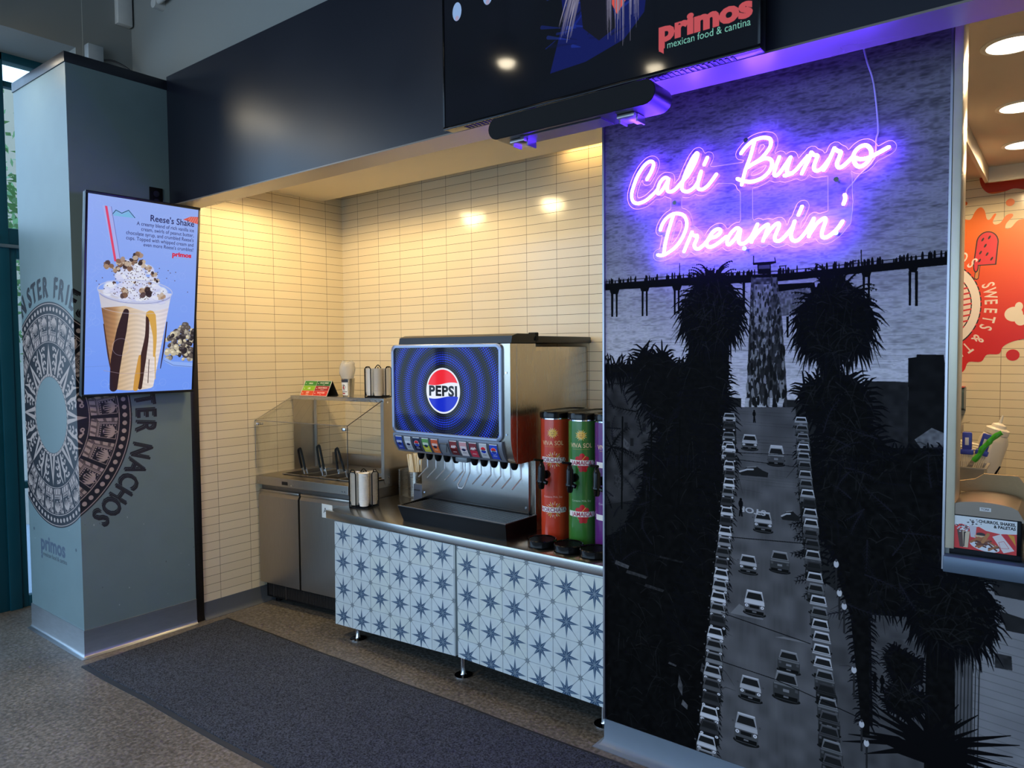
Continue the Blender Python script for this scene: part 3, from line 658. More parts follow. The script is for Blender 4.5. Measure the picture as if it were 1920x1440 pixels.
NEON = [["Cali",[[-1269,2233],[-1253,2255],[-1242,2279],[-1243,2290],[-1251,2296],[-1264,2295],[-1282,2283],[-1305,2255],[-1322,2220],[-1332,2188],[-1329,2165],[-1318,2153],[-1299,2150],[-1274,2156],[-1249,2171],[-1227,2188]]],["Cali",[[-1181,2220],[-1189,2227],[-1201,2227],[-1215,2214],[-1223,2197],[-1227,2183],[-1223,2175],[-1215,2177],[-1201,2192],[-1187,2212],[-1181,2224],[-1185,2204],[-1187,2186],[-1181,2176],[-1169,2175],[-1153,2182],[-1133,2200],[-1107,2223],[-1086,2254],[-1073,2280],[-1070,2292],[-1073,2296],[-1078,2293],[-1090,2279],[-1107,2250],[-1122,2217],[-1129,2192],[-1128,2176],[-1118,2168],[-1103,2167],[-1083,2177],[-1067,2198],[-1057,2229]]],["Cali",[[-1057,2230],[-1065,2208],[-1069,2187],[-1068,2173],[-1061,2167],[-1048,2167],[-1031,2177],[-1015,2194],[-1001,2211]]],["Cali",[[-1034,2274],[-1046,2251]]],["Burro",[[-914,2268],[-899,2285],[-875,2302],[-851,2307],[-834,2306],[-818,2300],[-813,2288],[-816,2272],[-829,2255],[-847,2238],[-868,2228],[-892,2216]]],["Burro",[[-871,2226],[-847,2234],[-834,2237],[-817,2233],[-810,2223],[-810,2208],[-820,2190],[-840,2175],[-864,2168],[-884,2168],[-909,2175],[-926,2184]]],["Burro",[[-867,2303],[-882,2252],[-899,2207],[-911,2162]]],["Burro",[[-785,2234],[-794,2211],[-801,2189],[-801,2179],[-794,2175],[-783,2183],[-767,2203],[-749,2227]]],["Burro",[[-749,2227],[-755,2208],[-760,2189],[-758,2179],[-747,2175],[-731,2184],[-712,2204],[-695,2222]]],["Burro",[[-768,2171],[-755,2172],[-742,2175]]],["Burro",[[-684,2232],[-693,2208],[-706,2184],[-713,2169]]],["Burro",[[-683,2230],[-675,2222],[-665,2218],[-668,2207],[-674,2192],[-675,2179],[-668,2171],[-656,2173],[-643,2184],[-626,2206]]],["Burro",[[-614,2233],[-626,2206],[-637,2183],[-646,2170]]],["Burro",[[-612,2229],[-603,2222],[-595,2217],[-600,2200],[-606,2184],[-602,2172],[-592,2171],[-577,2181],[-559,2198]]],["Burro",[[-559,2198],[-552,2214],[-537,2225],[-521,2225],[-510,2213],[-507,2196],[-514,2178],[-528,2166],[-542,2164],[-553,2175],[-555,2193],[-537,2186],[-514,2187],[-491,2195],[-459,2209]]],["Dreamin",[[-1214,2041],[-1206,2061],[-1188,2082],[-1164,2093],[-1141,2092],[-1121,2082],[-1111,2061],[-1112,2039],[-1125,2008],[-1148,1978],[-1176,1959],[-1204,1948],[-1224,1951]]],["Dreamin",[[-1162,2090],[-1180,2039],[-1194,1990],[-1200,1952]]],["Dreamin",[[-1090,2021],[-1102,1995],[-1113,1971],[-1121,1954]]],["Dreamin",[[-1093,2014],[-1081,2007],[-1071,2006],[-1073,1992],[-1081,1975],[-1077,1962],[-1064,1959],[-1045,1972],[-1023,1991],[-1001,1996],[-986,2008],[-986,2017],[-995,2021],[-1012,2013],[-1028,1991],[-1036,1976],[-1030,1963],[-1015,1962],[-993,1972],[-964,1992]]],["Dreamin",[[-915,2008],[-922,2016],[-932,2015],[-948,2001],[-959,1983],[-961,1969],[-955,1963],[-943,1971],[-927,1990],[-915,2011],[-920,1974],[-913,1962],[-897,1964],[-876,1983],[-856,2021]]],["Dreamin",[[-856,2022],[-865,1996],[-876,1964]]],["Dreamin",[[-872,1974],[-848,2001],[-829,2015],[-820,2016],[-822,2003],[-830,1982],[-837,1964]]],["Dreamin",[[-835,1971],[-814,1997],[-798,2013],[-786,2017],[-784,2007],[-792,1988],[-798,1972],[-795,1962],[-784,1959],[-768,1969],[-742,1998],[-734,2018]]],["Dreamin",[[-734,2018],[-740,1996],[-745,1977],[-742,1960],[-729,1954],[-713,1963],[-691,1990],[-674,2020]]],["Dreamin",[[-711,2063],[-722,2037]]],["Dreamin",[[-674,2020],[-682,1993],[-689,1964]]],["Dreamin",[[-686,1972],[-666,2001],[-648,2015],[-639,2016],[-638,2007],[-644,1989],[-649,1970],[-646,1958],[-635,1956],[-617,1966],[-599,1983],[-587,2001]]],["Dreamin",[[-582,2083],[-580,2071],[-585,2055]]]]
NBARS = [[[-1154,2174],[-1154,2087]],[[-897,2166],[-895,2019]],[[-613,2163],[-611,2017]],[[-1024,2220],[-899,2217]],[[-1002,2202],[-916,2189]],[[-583,2139],[-580,2032]],[[-579,2063],[-584,2001]]]
NSTAND = [[-897,2309],[-1157,2133],[-607,2134],[-899,1945],[-606,1967]]
NCORD = [[-539,2532],[-527,2483],[-508,2414],[-494,2281],[-499,2246],[-504,2185],[-547,2142],[-565,2120],[-581,2104],[-583,2089]]
def mural_art():
    s = 0.9
    rr = random.Random(21)
    c = Cv(1900 * s, 2520 * s, (.3, .3, .3), s)
    H, Wd = c.h, c.w
    yy = np.arange(H)[:, None] / s
    base = np.interp(yy, [0, 300, 700, 900, 1150, 1400], [.40, .45, .60, .72, .82, .84])
    g = np.random.default_rng(8)
    w1 = noise2(H, Wd, 330, 60, g) - .5; w2 = noise2(H, Wd, 620, 150, g) - .5; w3 = noise2(H, Wd, 60, 14, g) - .5
    oc = base + .20 * w1 + .16 * w2 + .07 * w3 - .10 * (np.clip(w1 + w2, .25, 1) - .25) * 4
    c.a[:] = oc[..., None] * np.array([1.0, .97, 1.0])
    def G(v, b=1.0): return (v, v * .985, min(1, v * b))
    BK = G(.05, 1.2)
    def tex(v, amp, cell=12):
        n1 = noise2(H, Wd, int(2520 / cell), int(1900 / cell), np.random.default_rng(int(cell * 10 + v * 100)))
        def f(X, Y):
            q = n1[(np.clip(Y * s, 0, H - 1)).astype(int), (np.clip(X * s, 0, Wd - 1)).astype(int)]
            q = v + amp * (q - .5)
            return np.stack([q, q * .98, q], -1)
        return f
    c.rect(0, 1190, 560, 2520, G(.13)); c.rect(700, 1190, 1900, 2520, G(.15))
    for p in MUR['lhouse2']: c.poly(p, tex(.34, .12, 18))
    for p in MUR['roofdark']: c.poly(p, tex(.15, .06, 15))
    # pier
    for p in MUR['cap'] + MUR['col']: c.poly(p, BK)
    for p in MUR['pierhouse2']: c.poly(p, BK)
    for p in MUR['pierhouse']: c.poly(p, tex(.42, .25, 6))
    for p in MUR['deck']: c.poly(p, BK)
    dk = MUR['deck'][0]
    for k in range(150):
        t = rr.random(); x = t * 1180; y = np.interp(x, [q[0] for q in dk[:6]], [q[1] for q in dk[:6]])
        h = rr.uniform(6, 17); c.ell(x, y - h * .4, rr.uniform(2, 4), h, BK)
    c.line([(a, b - 9) for a, b in dk[:6]], 2.2, BK)
    for p in MUR['walk']: c.poly(p, tex(.30, .34, 9))
    for p in MUR['walklight']: c.poly(p, tex(.46, .35, 10))
    wk = MUR['walk'][0]
    for k in range(420):
        t = rr.random() ** .7; x0 = 440 + (410 - 440) * t; x1 = 545 + (640 - 545) * t; y = 745 + t * 590
        y = wk[0][1] + t * (wk[6][1] - wk[0][1]); h = 6 + 14 * t; xl = np.interp(y, [q[1] for q in (wk[0], wk[9], wk[8], wk[6])], [q[0] for q in (wk[0], wk[9], wk[8], wk[6])])
        xr = np.interp(y, [q[1] for q in wk[1:6]], [q[0] for q in wk[1:6]])
        x = rr.uniform(xl, xr); v = rr.choice([.09, .12, .16, .2, .55])
        c.ell(x, y, 2.5 + 3 * t, h, G(v), .9)
    for p in MUR['tower']: c.poly(p, BK)
    for p in MUR['towerwin']: c.poly(p, G(.28))
    for p in MUR['pole']: c.line(p, 3, BK)
    for p in MUR['plaza']: c.poly(p, tex(.72, .1, 8))
    pz = MUR['plaza'][0]
    for k in range(46):
        x = rr.uniform(pz[0][0], pz[1][0]); y = pz[0][1] + rr.uniform(-40, 30); c.ell(x, y, 5, 17, G(rr.choice([.1, .14, .2, .5, .1])))
    # town
    for p in MUR['lhouse']: c.poly(p, tex(.3, .1, 14))
    for p in MUR['rroof']: c.poly(p, tex(.16, .06, 16))
    for p in MUR['rbuild']: c.poly(p, tex(.10, .05, 20))
    for p in MUR['rhouse']: c.poly(p, tex(.36, .08, 16))
    for p in MUR['rroof2']: c.poly(p, tex(.42, .16, 10))
    x0, y0 = MUR['lhouse2'][0][0]
    for k in range(8): c.rect(x0 - 10 + k * 17, y0 + 60 + (k % 3) * 22, x0 - 2 + k * 17, y0 + 78 + (k % 3) * 22, G(.17))
    for p in MUR['road']: c.poly(p, tex(.345, .11, 40))
    rd = MUR['road'][1]
    for k in range(9):                                     # long pale wear streaks on the road
        t = .2 + .6 * k / 8; xa = 545 + t * 200; xb = 440 + t * 420
        c.line([(xa, 1400), ((xa + xb) / 2 + rr.uniform(-8, 8), 1950), (xb, 2520)], [5, 12, 22], G(.36), .25)
    for p in MUR['mark']: c.poly(p, G(.5), .8)
    for p in MUR['walkR']: c.poly(p, tex(.30, .08, 30))
    for p in MUR['bldR']: c.poly(p, tex(.52, .08, 46))
    for k in range(18):
        y = 1790 + k * 24; c.line([(1160, y), (1900, y + 60)], 2.2, G(.38), .6)
    for p in MUR['bldRd']: c.poly(p, tex(.17, .05, 20))
    for p in MUR['bldRw']: c.poly(p, tex(.20, .1, 10))
    for p in MUR['bldRl']:
        c.poly(p, tex(.36, .06, 30))
        xs = [q[0] for q in p]; ys = [q[1] for q in p]
        for k in range(7): c.line([(min(xs) + 8 + k * 9, min(ys) + 10), (min(xs) + 8 + k * 9, max(ys))], 2.5, G(.17))
    for p in MUR['bldRl2']: c.poly(p, tex(.3, .1, 14))
    # greenery as dark masses with frond edges
    def frond(x, y, L, a, droop, w, v=.075, n=9, leaf=1.0):
        pts = []; px, py = x, y
        for i in range(n + 1):
            t = i / n; ang = a + droop * t * t
            pts.append((px, py)); px += L / n * math.cos(ang); py += L / n * math.sin(ang)
        c.line(pts, [w * (1 - .8 * i / n) for i in range(n + 1)], G(v, 1.2))
        for i in range(1, n + 1):
            xx, yy2 = pts[i]; ang = a + droop * (i / n) ** 2
            for sg in (-1, 1):
                q = ang + sg * .75; l = leaf * L * .17 * (1.15 - .6 * i / n)
                c.line([(xx, yy2), (xx + l * math.cos(q), yy2 + l * math.sin(q) + l * .25)], [w * .45, w * .1], G(v, 1.2))
    def shaggy(pts, v, amp=.03, cell=14, step=9, sp=46, down=.5, streaks=0, wd=9):
        """dark leafy mass: filled outline, ragged with tapering leaf tips, faint paler blades inside"""
        c.poly(pts, tex(v, amp, cell))
        P_ = np.array(pts, float); area = 0.5 * np.sum(P_[:, 0] * np.roll(P_[:, 1], -1) - np.roll(P_[:, 0], -1) * P_[:, 1])
        for (xa, ya), (xb, yb) in zip(P_, np.roll(P_, -1, 0)):
            L = math.hypot(xb - xa, yb - ya); n = max(1, int(L / step))
            nx, ny = (yb - ya) / L, -(xb - xa) / L
            if area < 0: nx, ny = -nx, -ny
            for k in range(n):
                t = (k + rr.random()) / n; x, y = xa + t * (xb - xa), ya + t * (yb - ya)
                l = sp * rr.uniform(.3, 1.15); dx, dy = nx + rr.uniform(-.5, .5), ny + down * rr.uniform(.2, 1.2)
                q = math.hypot(dx, dy) + 1e-6; dx, dy = dx / q, dy / q
                c.line([(x - dx * 14, y - dy * 14), (x + dx * l * .6, y + dy * l * .6), (x + dx * l, y + dy * l + l * .22)], [wd, wd * .6, 1], G(v + rr.uniform(-.015, .01), 1.25))
        lo, hi = P_.min(0), P_.max(0)
        for k in range(streaks):
            x, y = rr.uniform(lo[0], hi[0]), rr.uniform(lo[1], hi[1]); a = rr.uniform(-PI, PI); l = rr.uniform(30, 90)
            cnt = False
            for (xa, ya), (xb, yb) in zip(P_, np.roll(P_, -1, 0)):
                if (ya > y) != (yb > y) and x < (xb - xa) * (y - ya) / (yb - ya) + xa: cnt = not cnt
            if cnt: c.line([(x, y), (x + l * .5 * math.cos(a), y + l * .5 * math.sin(a)), (x + l * math.cos(a), y + l * math.sin(a) + l * .3)], [4, 3, .8], G(v + rr.uniform(.03, .12)), .6)
    c.poly([(-10, 1150), (300, 1150), (290, 1560), (-10, 1640)], tex(.2, .1, 26))
    for k in range(10): c.rect(20 + 26 * k, 1300 + (k % 3) * 60, 34 + 26 * k, 1330 + (k % 3) * 60, G(.12))
    for p in MUR['rightmass']: shaggy(p, .062, .05, 14, 10, 26, .6, 320, 7)
    for p in MUR['leftmass']: shaggy(p, .05, .035, 16, 10, 24, .8, 320, 7)
    for p in MUR['black']: shaggy(p, .055, .03, 14, 8, 52, .3, 130)
    for p in MUR['trk']: c.poly(p, tex(.062, .04, 12))
    for p in MUR['bush']: shaggy(p, .06, .05, 8, 6, 18, .1, 60, 6)
    for p in MUR['trunk']: shaggy(p, .058, .03, 10, 16, 22, .8, 40)
    def palm(key, prof, v=.055):
        """crown outline from a bell-shaped profile (half width share at each height share), fringed with drooping fronds"""
        (cx, cy), = MUR[key][0]; (_, ty), = MUR[key][1]; (lx, _), = MUR[key][2]; (_, by), = MUR[key][3]
        rw = abs(cx - lx); H_ = by - ty
        left = [(cx - rw * w_, ty + H_ * h_) for h_, w_ in prof]; right = [(cx + rw * w_, ty + H_ * h_) for h_, w_ in prof[::-1]]
        shaggy(left + right, v, .03, 10, 4, 58, 2.2, 130, 8)
        for k in range(44):                                 # arching fronds standing clear of the crown
            t = rr.random(); h_ = .08 + .72 * t; w_ = np.interp(h_, [q[0] for q in prof], [q[1] for q in prof]); sg = rr.choice((-1, 1))
            x0_, y0_ = cx + sg * rw * w_ * .55, ty + H_ * h_ - 10; a = (-1.15 + 1.5 * t); L = rw * rr.uniform(.45, .75)
            frond(x0_, y0_, L, a if sg > 0 else PI - a, sg * rr.uniform(.9, 1.6), 8, v, 8, .55)
        for k in range(9):
            a = -PI / 2 + rr.uniform(-.6, .6); frond(cx + rr.uniform(-.2, .2) * rw, ty + H_ * .16, H_ * rr.uniform(.14, .2), a, rr.uniform(-.3, .3), 9, v, 7, .9)
    BELL = [(0.06, .16), (.12, .36), (.24, .62), (.36, .84), (.5, .94), (.62, .92), (.78, .84), (.9, .7), (.96, .36)]
    palm('palmc', BELL); palm('palmd', BELL)
    palm('palme', [(0.05, .5), (.2, .85), (.45, .98), (.7, .95), (.9, .8), (1.0, .5)])
    for k in range(46):                                    # ragged inner edges of the trees beside the road
        t = k / 45
        y = 1190 + t * 900; x = np.interp(y, [1190, 1500, 1800, 2100], [395, 470, 400, 330])
        frond(x - 60, y - 20, rr.uniform(90, 150), rr.uniform(-.4, .9), rr.uniform(.3, 1.0), 7, .055)
        if y < 1800:
            x = np.interp(y, [1190, 1450, 1800], [800, 770, 800]); frond(x + 60, y, rr.uniform(70, 120), PI + rr.uniform(-.9, .3), -rr.uniform(.3, 1), 7, .055)
    for k in range(40):
        frond(rr.uniform(30, 330), rr.uniform(1220, 1900), rr.uniform(60, 130), rr.uniform(-PI, 0), rr.uniform(-.6, .9), 5, rr.choice([.075, .10, .05]))
        frond(rr.uniform(820, 1150), rr.uniform(1280, 1900), rr.uniform(60, 120), rr.uniform(-PI, PI), rr.uniform(-.6, .9), 5, rr.choice([.08, .12, .05]))
    for k in range(12):
        frond(165 + rr.uniform(-50, 60), 1120 + rr.uniform(-20, 20), 80, rr.uniform(-PI, PI), .5, 5, .05)
        frond(40, 1400, 110, rr.uniform(-PI, PI), .6, 5, .05)
    for x, y, w_, h_, v in ((60, 1850, 60, 20, .3), (110, 1880, 90, 16, .22), (190, 1920, 80, 14, .2), (250, 1800, 100, 10, .13), (55, 1500, 40, 60, .2), (95, 1360, 26, 40, .3), (150, 1440, 50, 12, .16), (330, 2240, 14, 60, .35), (345, 2330, 20, 26, .42), (290, 2200, 30, 10, .3), (430, 2270, 26, 60, .3), (420, 2170, 30, 40, .26)):
        c.poly([(x, y), (x + w_, y + h_ * .6), (x + w_ * .9, y + h_ * 1.3), (x - 6, y + h_ * .8)], tex(v, .12, 6), .85)
    for x in (215, 330, 90): c.line([(x, 1280), (x - 4, 1640)], 7, G(.045))
    (ax, ay), = MUR['agave'][0]
    for k in range(26):
        a = -PI + PI * (k + .5) / 26; L = rr.uniform(150, 260); bend = .25 * (1 if math.cos(a) > 0 else -1)
        c.line([(ax, ay + 60), (ax + L * .5 * math.cos(a), ay + 60 + L * .5 * math.sin(a)), (ax + L * math.cos(a + bend), ay + 60 + L * math.sin(a + bend))], [20, 17, 2], BK)
    # cars, farthest first
    def car(x, y, w, h, k):
        L, R, T, B = x - w / 2, x + w / 2, y - h / 2, y + h / 2
        u = lambda a, b: (L + a * w, T + b * h)
        v = rr.choice([.62, .72, .5, .3, .76, .44, .2] if 'p' in k else [.72, .66, .5, .62])
        if k == 'fp': x += rr.uniform(-9, 5)
        if k[0] == 's':
            c.poly([u(0, .62), u(.12, .48), u(.3, .2), u(.62, .1), u(.82, .36), u(1, .5), u(.98, .85), u(.1, .88)], G(.13)); c.line([u(.05, .6), u(.3, .38), u(.5, .34)], h * .13, G(.7)); c.line([u(.3, .22), u(.6, .12)], h * .06, G(.55)); return
        c.ell(x, B - h * .04, w * .55, h * .12, G(.07), .9)
        c.poly([u(.0, .5), u(.06, .38), u(.94, .38), u(1, .5), u(1, .9), u(.92, 1), u(.08, 1), u(.0, .9)], G(v * (.45 if k[0] == 'b' else .5)))
        c.poly([u(.14, .02), u(.86, .02), u(.95, .42), u(.05, .42)], G(v))
        c.poly([u(.2, .12), u(.8, .12), u(.9, .38), u(.1, .38)], G(.13))
        c.line([u(.17, .045), u(.83, .045)], h * .05, G(min(.85, v * 1.25)))
        if k[0] == 'f':
            c.poly([u(.04, .42), u(.96, .42), u(.98, .58), u(.02, .58)], G(min(.85, v * 1.1)))
            for e in (.13, .87): c.ell(*u(e, .67), w * .08, h * .06, G(.9)); c.ell(*u(e, .67), w * .035, h * .03, G(.5))
            c.rect(*u(.27, .62), *u(.73, .74), G(.1))
            for e in (-.06, 1.06): c.ell(*u(e, .36), w * .05, h * .04, G(.3))
        else:
            c.poly([u(.03, .44), u(.97, .44), u(.98, .52), u(.02, .52)], G(v * .85))
            for e in (.1, .9): c.rect(*u(e - .06, .55), *u(e + .06, .66), G(.32))
            c.rect(*u(.38, .62), *u(.62, .72), G(.5))
        c.rect(*u(.06, .84), *u(.94, .98), G(.08))
        c.rect(*u(.4, .86), *u(.6, .92), G(.42))
    for q in sorted(MUR['cars'], key=lambda q: q[1]): car(*q)
    for (p,) in MUR['stop']:
        c.text('STOP', p[0], p[1] + 8, 26, G(.72), 'c', .03, 1.5, PI + .06)
    for p in MUR['ped']:
        (xa, ya), (xb, yb) = p; h = yb - ya
        c.ell(xa, ya + h * .08, h * .07, h * .08, BK); c.ell(xa, ya + h * .33, h * .13, h * .22, BK); c.line([(xa, ya + h * .4), (xb - h * .06, yb)], h * .09, BK); c.line([(xa, ya + h * .4), (xb + h * .07, yb)], h * .09, BK)
    for p in MUR['lamp']:
        (xa, ya), (xb, yb), (xc, yc) = p; c.line([(xb, yb), (xc, yc)], 6, G(.16)); c.ell(xa, (ya + yb) / 2, 8, (yb - ya) / 2, G(.78)); c.ell(xa, ya, 4, 5, G(.3))
    for p in MUR['wire']: c.line(p, 2.6 if p[0][1] > 1500 else 1.8, BK)
    for k in range(60):
        y = rr.uniform(900, 1500); c.line([(rr.uniform(0, 900), y), (rr.uniform(600, 1300), y + rr.uniform(-6, 20))], 1.2, G(.12), .25)
    return np.clip(c.a, 0, 1)
MA = mural_art()
mural_m = IMG('printed_mural', MA, 0.6, spec=0.03, bump=0.05)
mb = MB()
def mural_quad(mb, x0, x1, z0, z1, y, th):
    U = lambda x: (x + 1.48) / 1.9
    V = lambda z: 1 - (2.62 - z) / 2.52
    mb.face([(x0, y, z0), (x1, y, z0), (x1, y, z1), (x0, y, z1)], [(U(x0), V(z0)), (U(x1), V(z0)), (U(x1), V(z1)), (U(x0), V(z1))])
    for a, b in (((x0, z0), (x1, z0)), ((x1, z0), (x1, z1)), ((x1, z1), (x0, z1)), ((x0, z1), (x0, z0))):
        mb.face([(a[0], y, a[1]), (a[0], y + th, a[1]), (b[0], y + th, b[1]), (b[0], y, b[1])], [(.02, .02)] * 4)
    return mb
o = mural_quad(MB(), -1.466, -.3035, .113, 2.62, 2.495, .004).build('mural_print', mural_m, None, 0)
tag(o, 'black and white pier and palm street mural on the wall behind the neon sign', 'mural')
o = mural_quad(MB(), -.335, .42, .113, .936, 2.492, .0025).build('mural_print', mural_m, None, 0)
tag(o, 'lower mural sheet with palm crown and pale building under the serving window ledge', 'mural')

# ------------------------------------------------------------------ neon sign
def neon_sign():
    yT = 2.462
    root = thing('neon_sign', 'glowing purple-white script neon sign reading Cali Burro Dreamin on clear acrylic', 'neon sign', (-.9, 2.493, 1.95))
    B = Vector(root.location)
    m = P('neon_tube_glow', rgb(250, 245, 255), .4, emit=(1, 1, 1), es=1.0)
    b = m.node_tree.nodes['Principled BSDF']
    b.inputs['Emission Color'].default_value = (0.095, 0.030, 1.0, 1); b.inputs['Emission Strength'].default_value = NEON_E
    words = {}
    for w, pts in NEON:
        words.setdefault(w, []).append(pts)
    names = {'Cali': 'glowing word Cali', 'Burro': 'glowing word Burro', 'Dreamin': 'glowing word Dreamin with apostrophe'}
    segs = []
    for w, L in words.items():
        mb = MB()
        for pts in L:
            q = smoothline([(x / 1000, yT, z / 1000) for x, z in pts], 5)
            mb.tube([p - B for p in q], .0060, 8)
            for e in (q[0], q[-1]): mb.sph(e - B, .0060, 8)
            segs += [((a.x, a.z), (b_.x, b_.z)) for a, b_ in zip(q[:-1], q[1:])]
        tag(mb.build('neon_tube', m, root), names[w])
    for a, b_ in NBARS: segs.append(((a[0] / 1000, a[1] / 1000), (b_[0] / 1000, b_[1] / 1000)))
    # acrylic backing: everything within 21 mm of a stroke
    st = .005; x0, x1, z0, z1 = -1.42, -.38, 1.87, 2.36
    xs = np.arange(x0, x1, st); zs = np.arange(z0, z1, st); X, Z = np.meshgrid(xs, zs); D = np.full(X.shape, 9.0)
    for (xa, za), (xb, zb) in segs:
        dx, dz = xb - xa, zb - za; L = dx * dx + dz * dz + 1e-12
        t = np.clip(((X - xa) * dx + (Z - za) * dz) / L, 0, 1)
        D = np.minimum(D, np.hypot(X - xa - t * dx, Z - za - t * dz))
    F = D - .021
    edges = {}
    def ip(a, b_, fa, fb):
        t = fa / (fa - fb); return (a[0] + t * (b_[0] - a[0]), a[1] + t * (b_[1] - a[1]))
    links = {}; pos = {}
    for i in range(len(zs) - 1):
        for j in range(len(xs) - 1):
            f = [F[i, j], F[i, j + 1], F[i + 1, j + 1], F[i + 1, j]]
            if all(v > 0 for v in f) or all(v <= 0 for v in f): continue
            cs = [(xs[j], zs[i]), (xs[j + 1], zs[i]), (xs[j + 1], zs[i + 1]), (xs[j], zs[i + 1])]
            ids = [('h', i, j), ('v', i, j + 1), ('h', i + 1, j), ('v', i, j)]
            hit = []
            for k in range(4):
                if (f[k] > 0) != (f[(k + 1) % 4] > 0):
                    pos[ids[k]] = ip(cs[k], cs[(k + 1) % 4], f[k], f[(k + 1) % 4]); hit.append(ids[k])
            for a, b_ in zip(hit[0::2], hit[1::2]):
                links.setdefault(a, []).append(b_); links.setdefault(b_, []).append(a)
    seen = set(); loops = []
    for s in list(links):
        if s in seen: continue
        lp = [s]; seen.add(s); cur = s
        while True:
            nx = [q for q in links[cur] if q not in seen]
            if not nx: break
            cur = nx[0]; seen.add(cur); lp.append(cur)
        if len(lp) > 14: loops.append([pos[q] for q in lp])
    cu = bpy.data.curves.new('a', 'CURVE'); cu.dimensions = '2D'; cu.fill_mode = 'BOTH'; cu.extrude = .0022
    for lp in loops:
        sp = cu.splines.new('POLY'); sp.points.add(len(lp) - 1); sp.use_cyclic_u = True
        for p, q in zip(sp.points, lp): p.co = (q[0] - B.x, q[1] - B.z, 0, 1)
    ob = bpy.data.objects.new('a', cu); me = bpy.data.meshes.new_from_object(ob)
    bpy.data.objects.remove(ob)
    yP = 2.470
    for v in me.vertices:
        v.co = (v.co.x, yP - B.y + v.co.z, v.co.y)
    me.materials.append(ACRYL)
    o = bpy.data.objects.new('acrylic_backing', me); COL.objects.link(o); o.parent = root
    o['label'] = 'clear acrylic backing cut around the letters'
    mb = MB()
    for lp in loops:
        q = [(x - B.x, yP - .0022 - B.y, z - B.z) for x, z in lp[::2]]
        if len(q) > 5: mb.tube(q, .0011, 4, cyclic=True)
    mb.build('acrylic_edge', P('acrylic_edge_glow_tint', rgb(226, 214, 250), .4), root)  # violet base colour stands in for the edge-lit glow of the acrylic
    for x, z in NSTAND:
        mb = MB(); mb.cyl((x / 1000 - B.x, 2.4945 - B.y, z / 1000 - B.z), (x / 1000 - B.x, 2.462 - B.y, z / 1000 - B.z), .0055, n=12)
        mb.cyl((x / 1000 - B.x, 2.462 - B.y, z / 1000 - B.z), (x / 1000 - B.x, 2.459 - B.y, z / 1000 - B.z), .008, n=12)
        mb.build('standoff_screw', CHROME, root)
    mb = MB(); mb.tube([Vector(p) - B for p in smoothline([(x / 1000, 2.488, z / 1000) for x, z in NCORD], 4)], .0026, 8)
    mb.build('power_cord', P('clear_violet_cord', rgb(196, 190, 214), .4), root)
NEON_E = 115.0
neon_sign()

# ------------------------------------------------------------------ television over the counter
def tv_art():
    c = Cv(1180, 690, rgb(6, 8, 14), 1)
    n = noise2(690, 1180, 8, 10)
    c.a += (.02 * n)[..., None] * np.array([.4, .6, 1.2])
    rr = random.Random(4)
    def P2(x, z): return ((x + 1.88) * 1000, (3.118 - z) * 1000)
    for cx, cz in ((-1.815, 2.842), (-1.668, 2.858), (-1.74, 2.97)): 
        x, y = P2(cx, cz); c.ell(x, y, 22, 34, rgb(150, 185, 235)); c.ell(x, y + 24, 9, 9, rgb(190, 150, 170), .6)
    # blue jacket, grey hair of the figure on the screen
    J = [P2(*q) for q in ((-1.42, 3.1), (-1.36, 2.82), (-1.345, 2.68), (-1.40, 2.515), (-1.26, 2.52), (-1.12, 2.555), (-1.05, 2.62), (-1.03, 2.76), (-1.07, 2.9), (-1.10, 3.1))]
    c.poly(J, rgb(14, 22, 92))
    for k in range(70):
        x = rr.uniform(-1.44, -1.05); z = rr.uniform(2.58, 2.98); L = rr.uniform(.03, .10); a = rr.uniform(-.6, .9)
        c.line([P2(x, z), P2(x + L * math.cos(a), z + L * math.sin(a))], [rr.uniform(3, 14), 2], rgb(*rr.choice([(24, 48, 168), (10, 14, 60), (36, 66, 190), (8, 10, 40)])), .45)
    c.poly([P2(*q) for q in ((-1.29, 2.80), (-1.18, 2.82), (-1.15, 2.60), (-1.21, 2.575), (-1.27, 2.63))], rgb(16, 16, 26))
    c.poly([P2(*q) for q in ((-1.2, 2.85), (-1.08, 2.85), (-1.10, 2.69), (-1.145, 2.64), (-1.175, 2.70))], rgb(226, 84, 74))
    for k in range(60):
        t = k / 59
        x = -1.35 + .05 * rr.random() + (0 if k % 2 else .12 + .10 * rr.random()); z1 = 2.60 + rr.random() * .08 if k % 2 == 1 else 2.53 + rr.random() * .10
        c.line([P2(x + .05, 2.98), P2(x + .03, 2.78), P2(x + (-.015 if k % 2 else .03), z1)], [9, 7, 1.2], rgb(*rr.choice([(120, 116, 140), (80, 78, 104), (150, 146, 168)])), .8)
    x, y = P2(-1.002, 2.515)
    c.text('primos', x, y, 84, rgb(206, 86, 92), 'l', .055, 1, fit=286)
    c.rect(x + 1, y - 34, x + 17, y + 30, rgb(206, 86, 92)); c.poly([(x + 1, y + 28), (x + 17, y + 28), (x + 17, y + 40)], rgb(206, 86, 92))
    c.text('mexican food & cantina', x + 27, y + 27, 31, rgb(130, 206, 186), 'l', .006, 1, fit=252)
    return c.a
tv = thing('television', 'wide black television on the navy fascia showing a pink shop logo', 'television', (-1.29, 2.108, 2.42))
def tvp(mb, name, mat, parent=tv, smooth=35): return mb.build(name, mat, parent, smooth)
tvp(MB().box((-.59, -.082, .006), (.59, -.035, .70), .006), 'housing', P('television_plastic', rgb(10, 10, 12), .3))
tvp(MB().box((-.592, -.088, .004), (.592, -.080, .016), .002).box((-.592, -.088, .69), (.592, -.08, .702), .002).box((-.592, -.088, .016), (-.584, -.08, .69), .002).box((.584, -.088, .016), (.592, -.08, .69), .002), 'bezel', P('television_bezel', rgb(22, 22, 26), .18, .6))
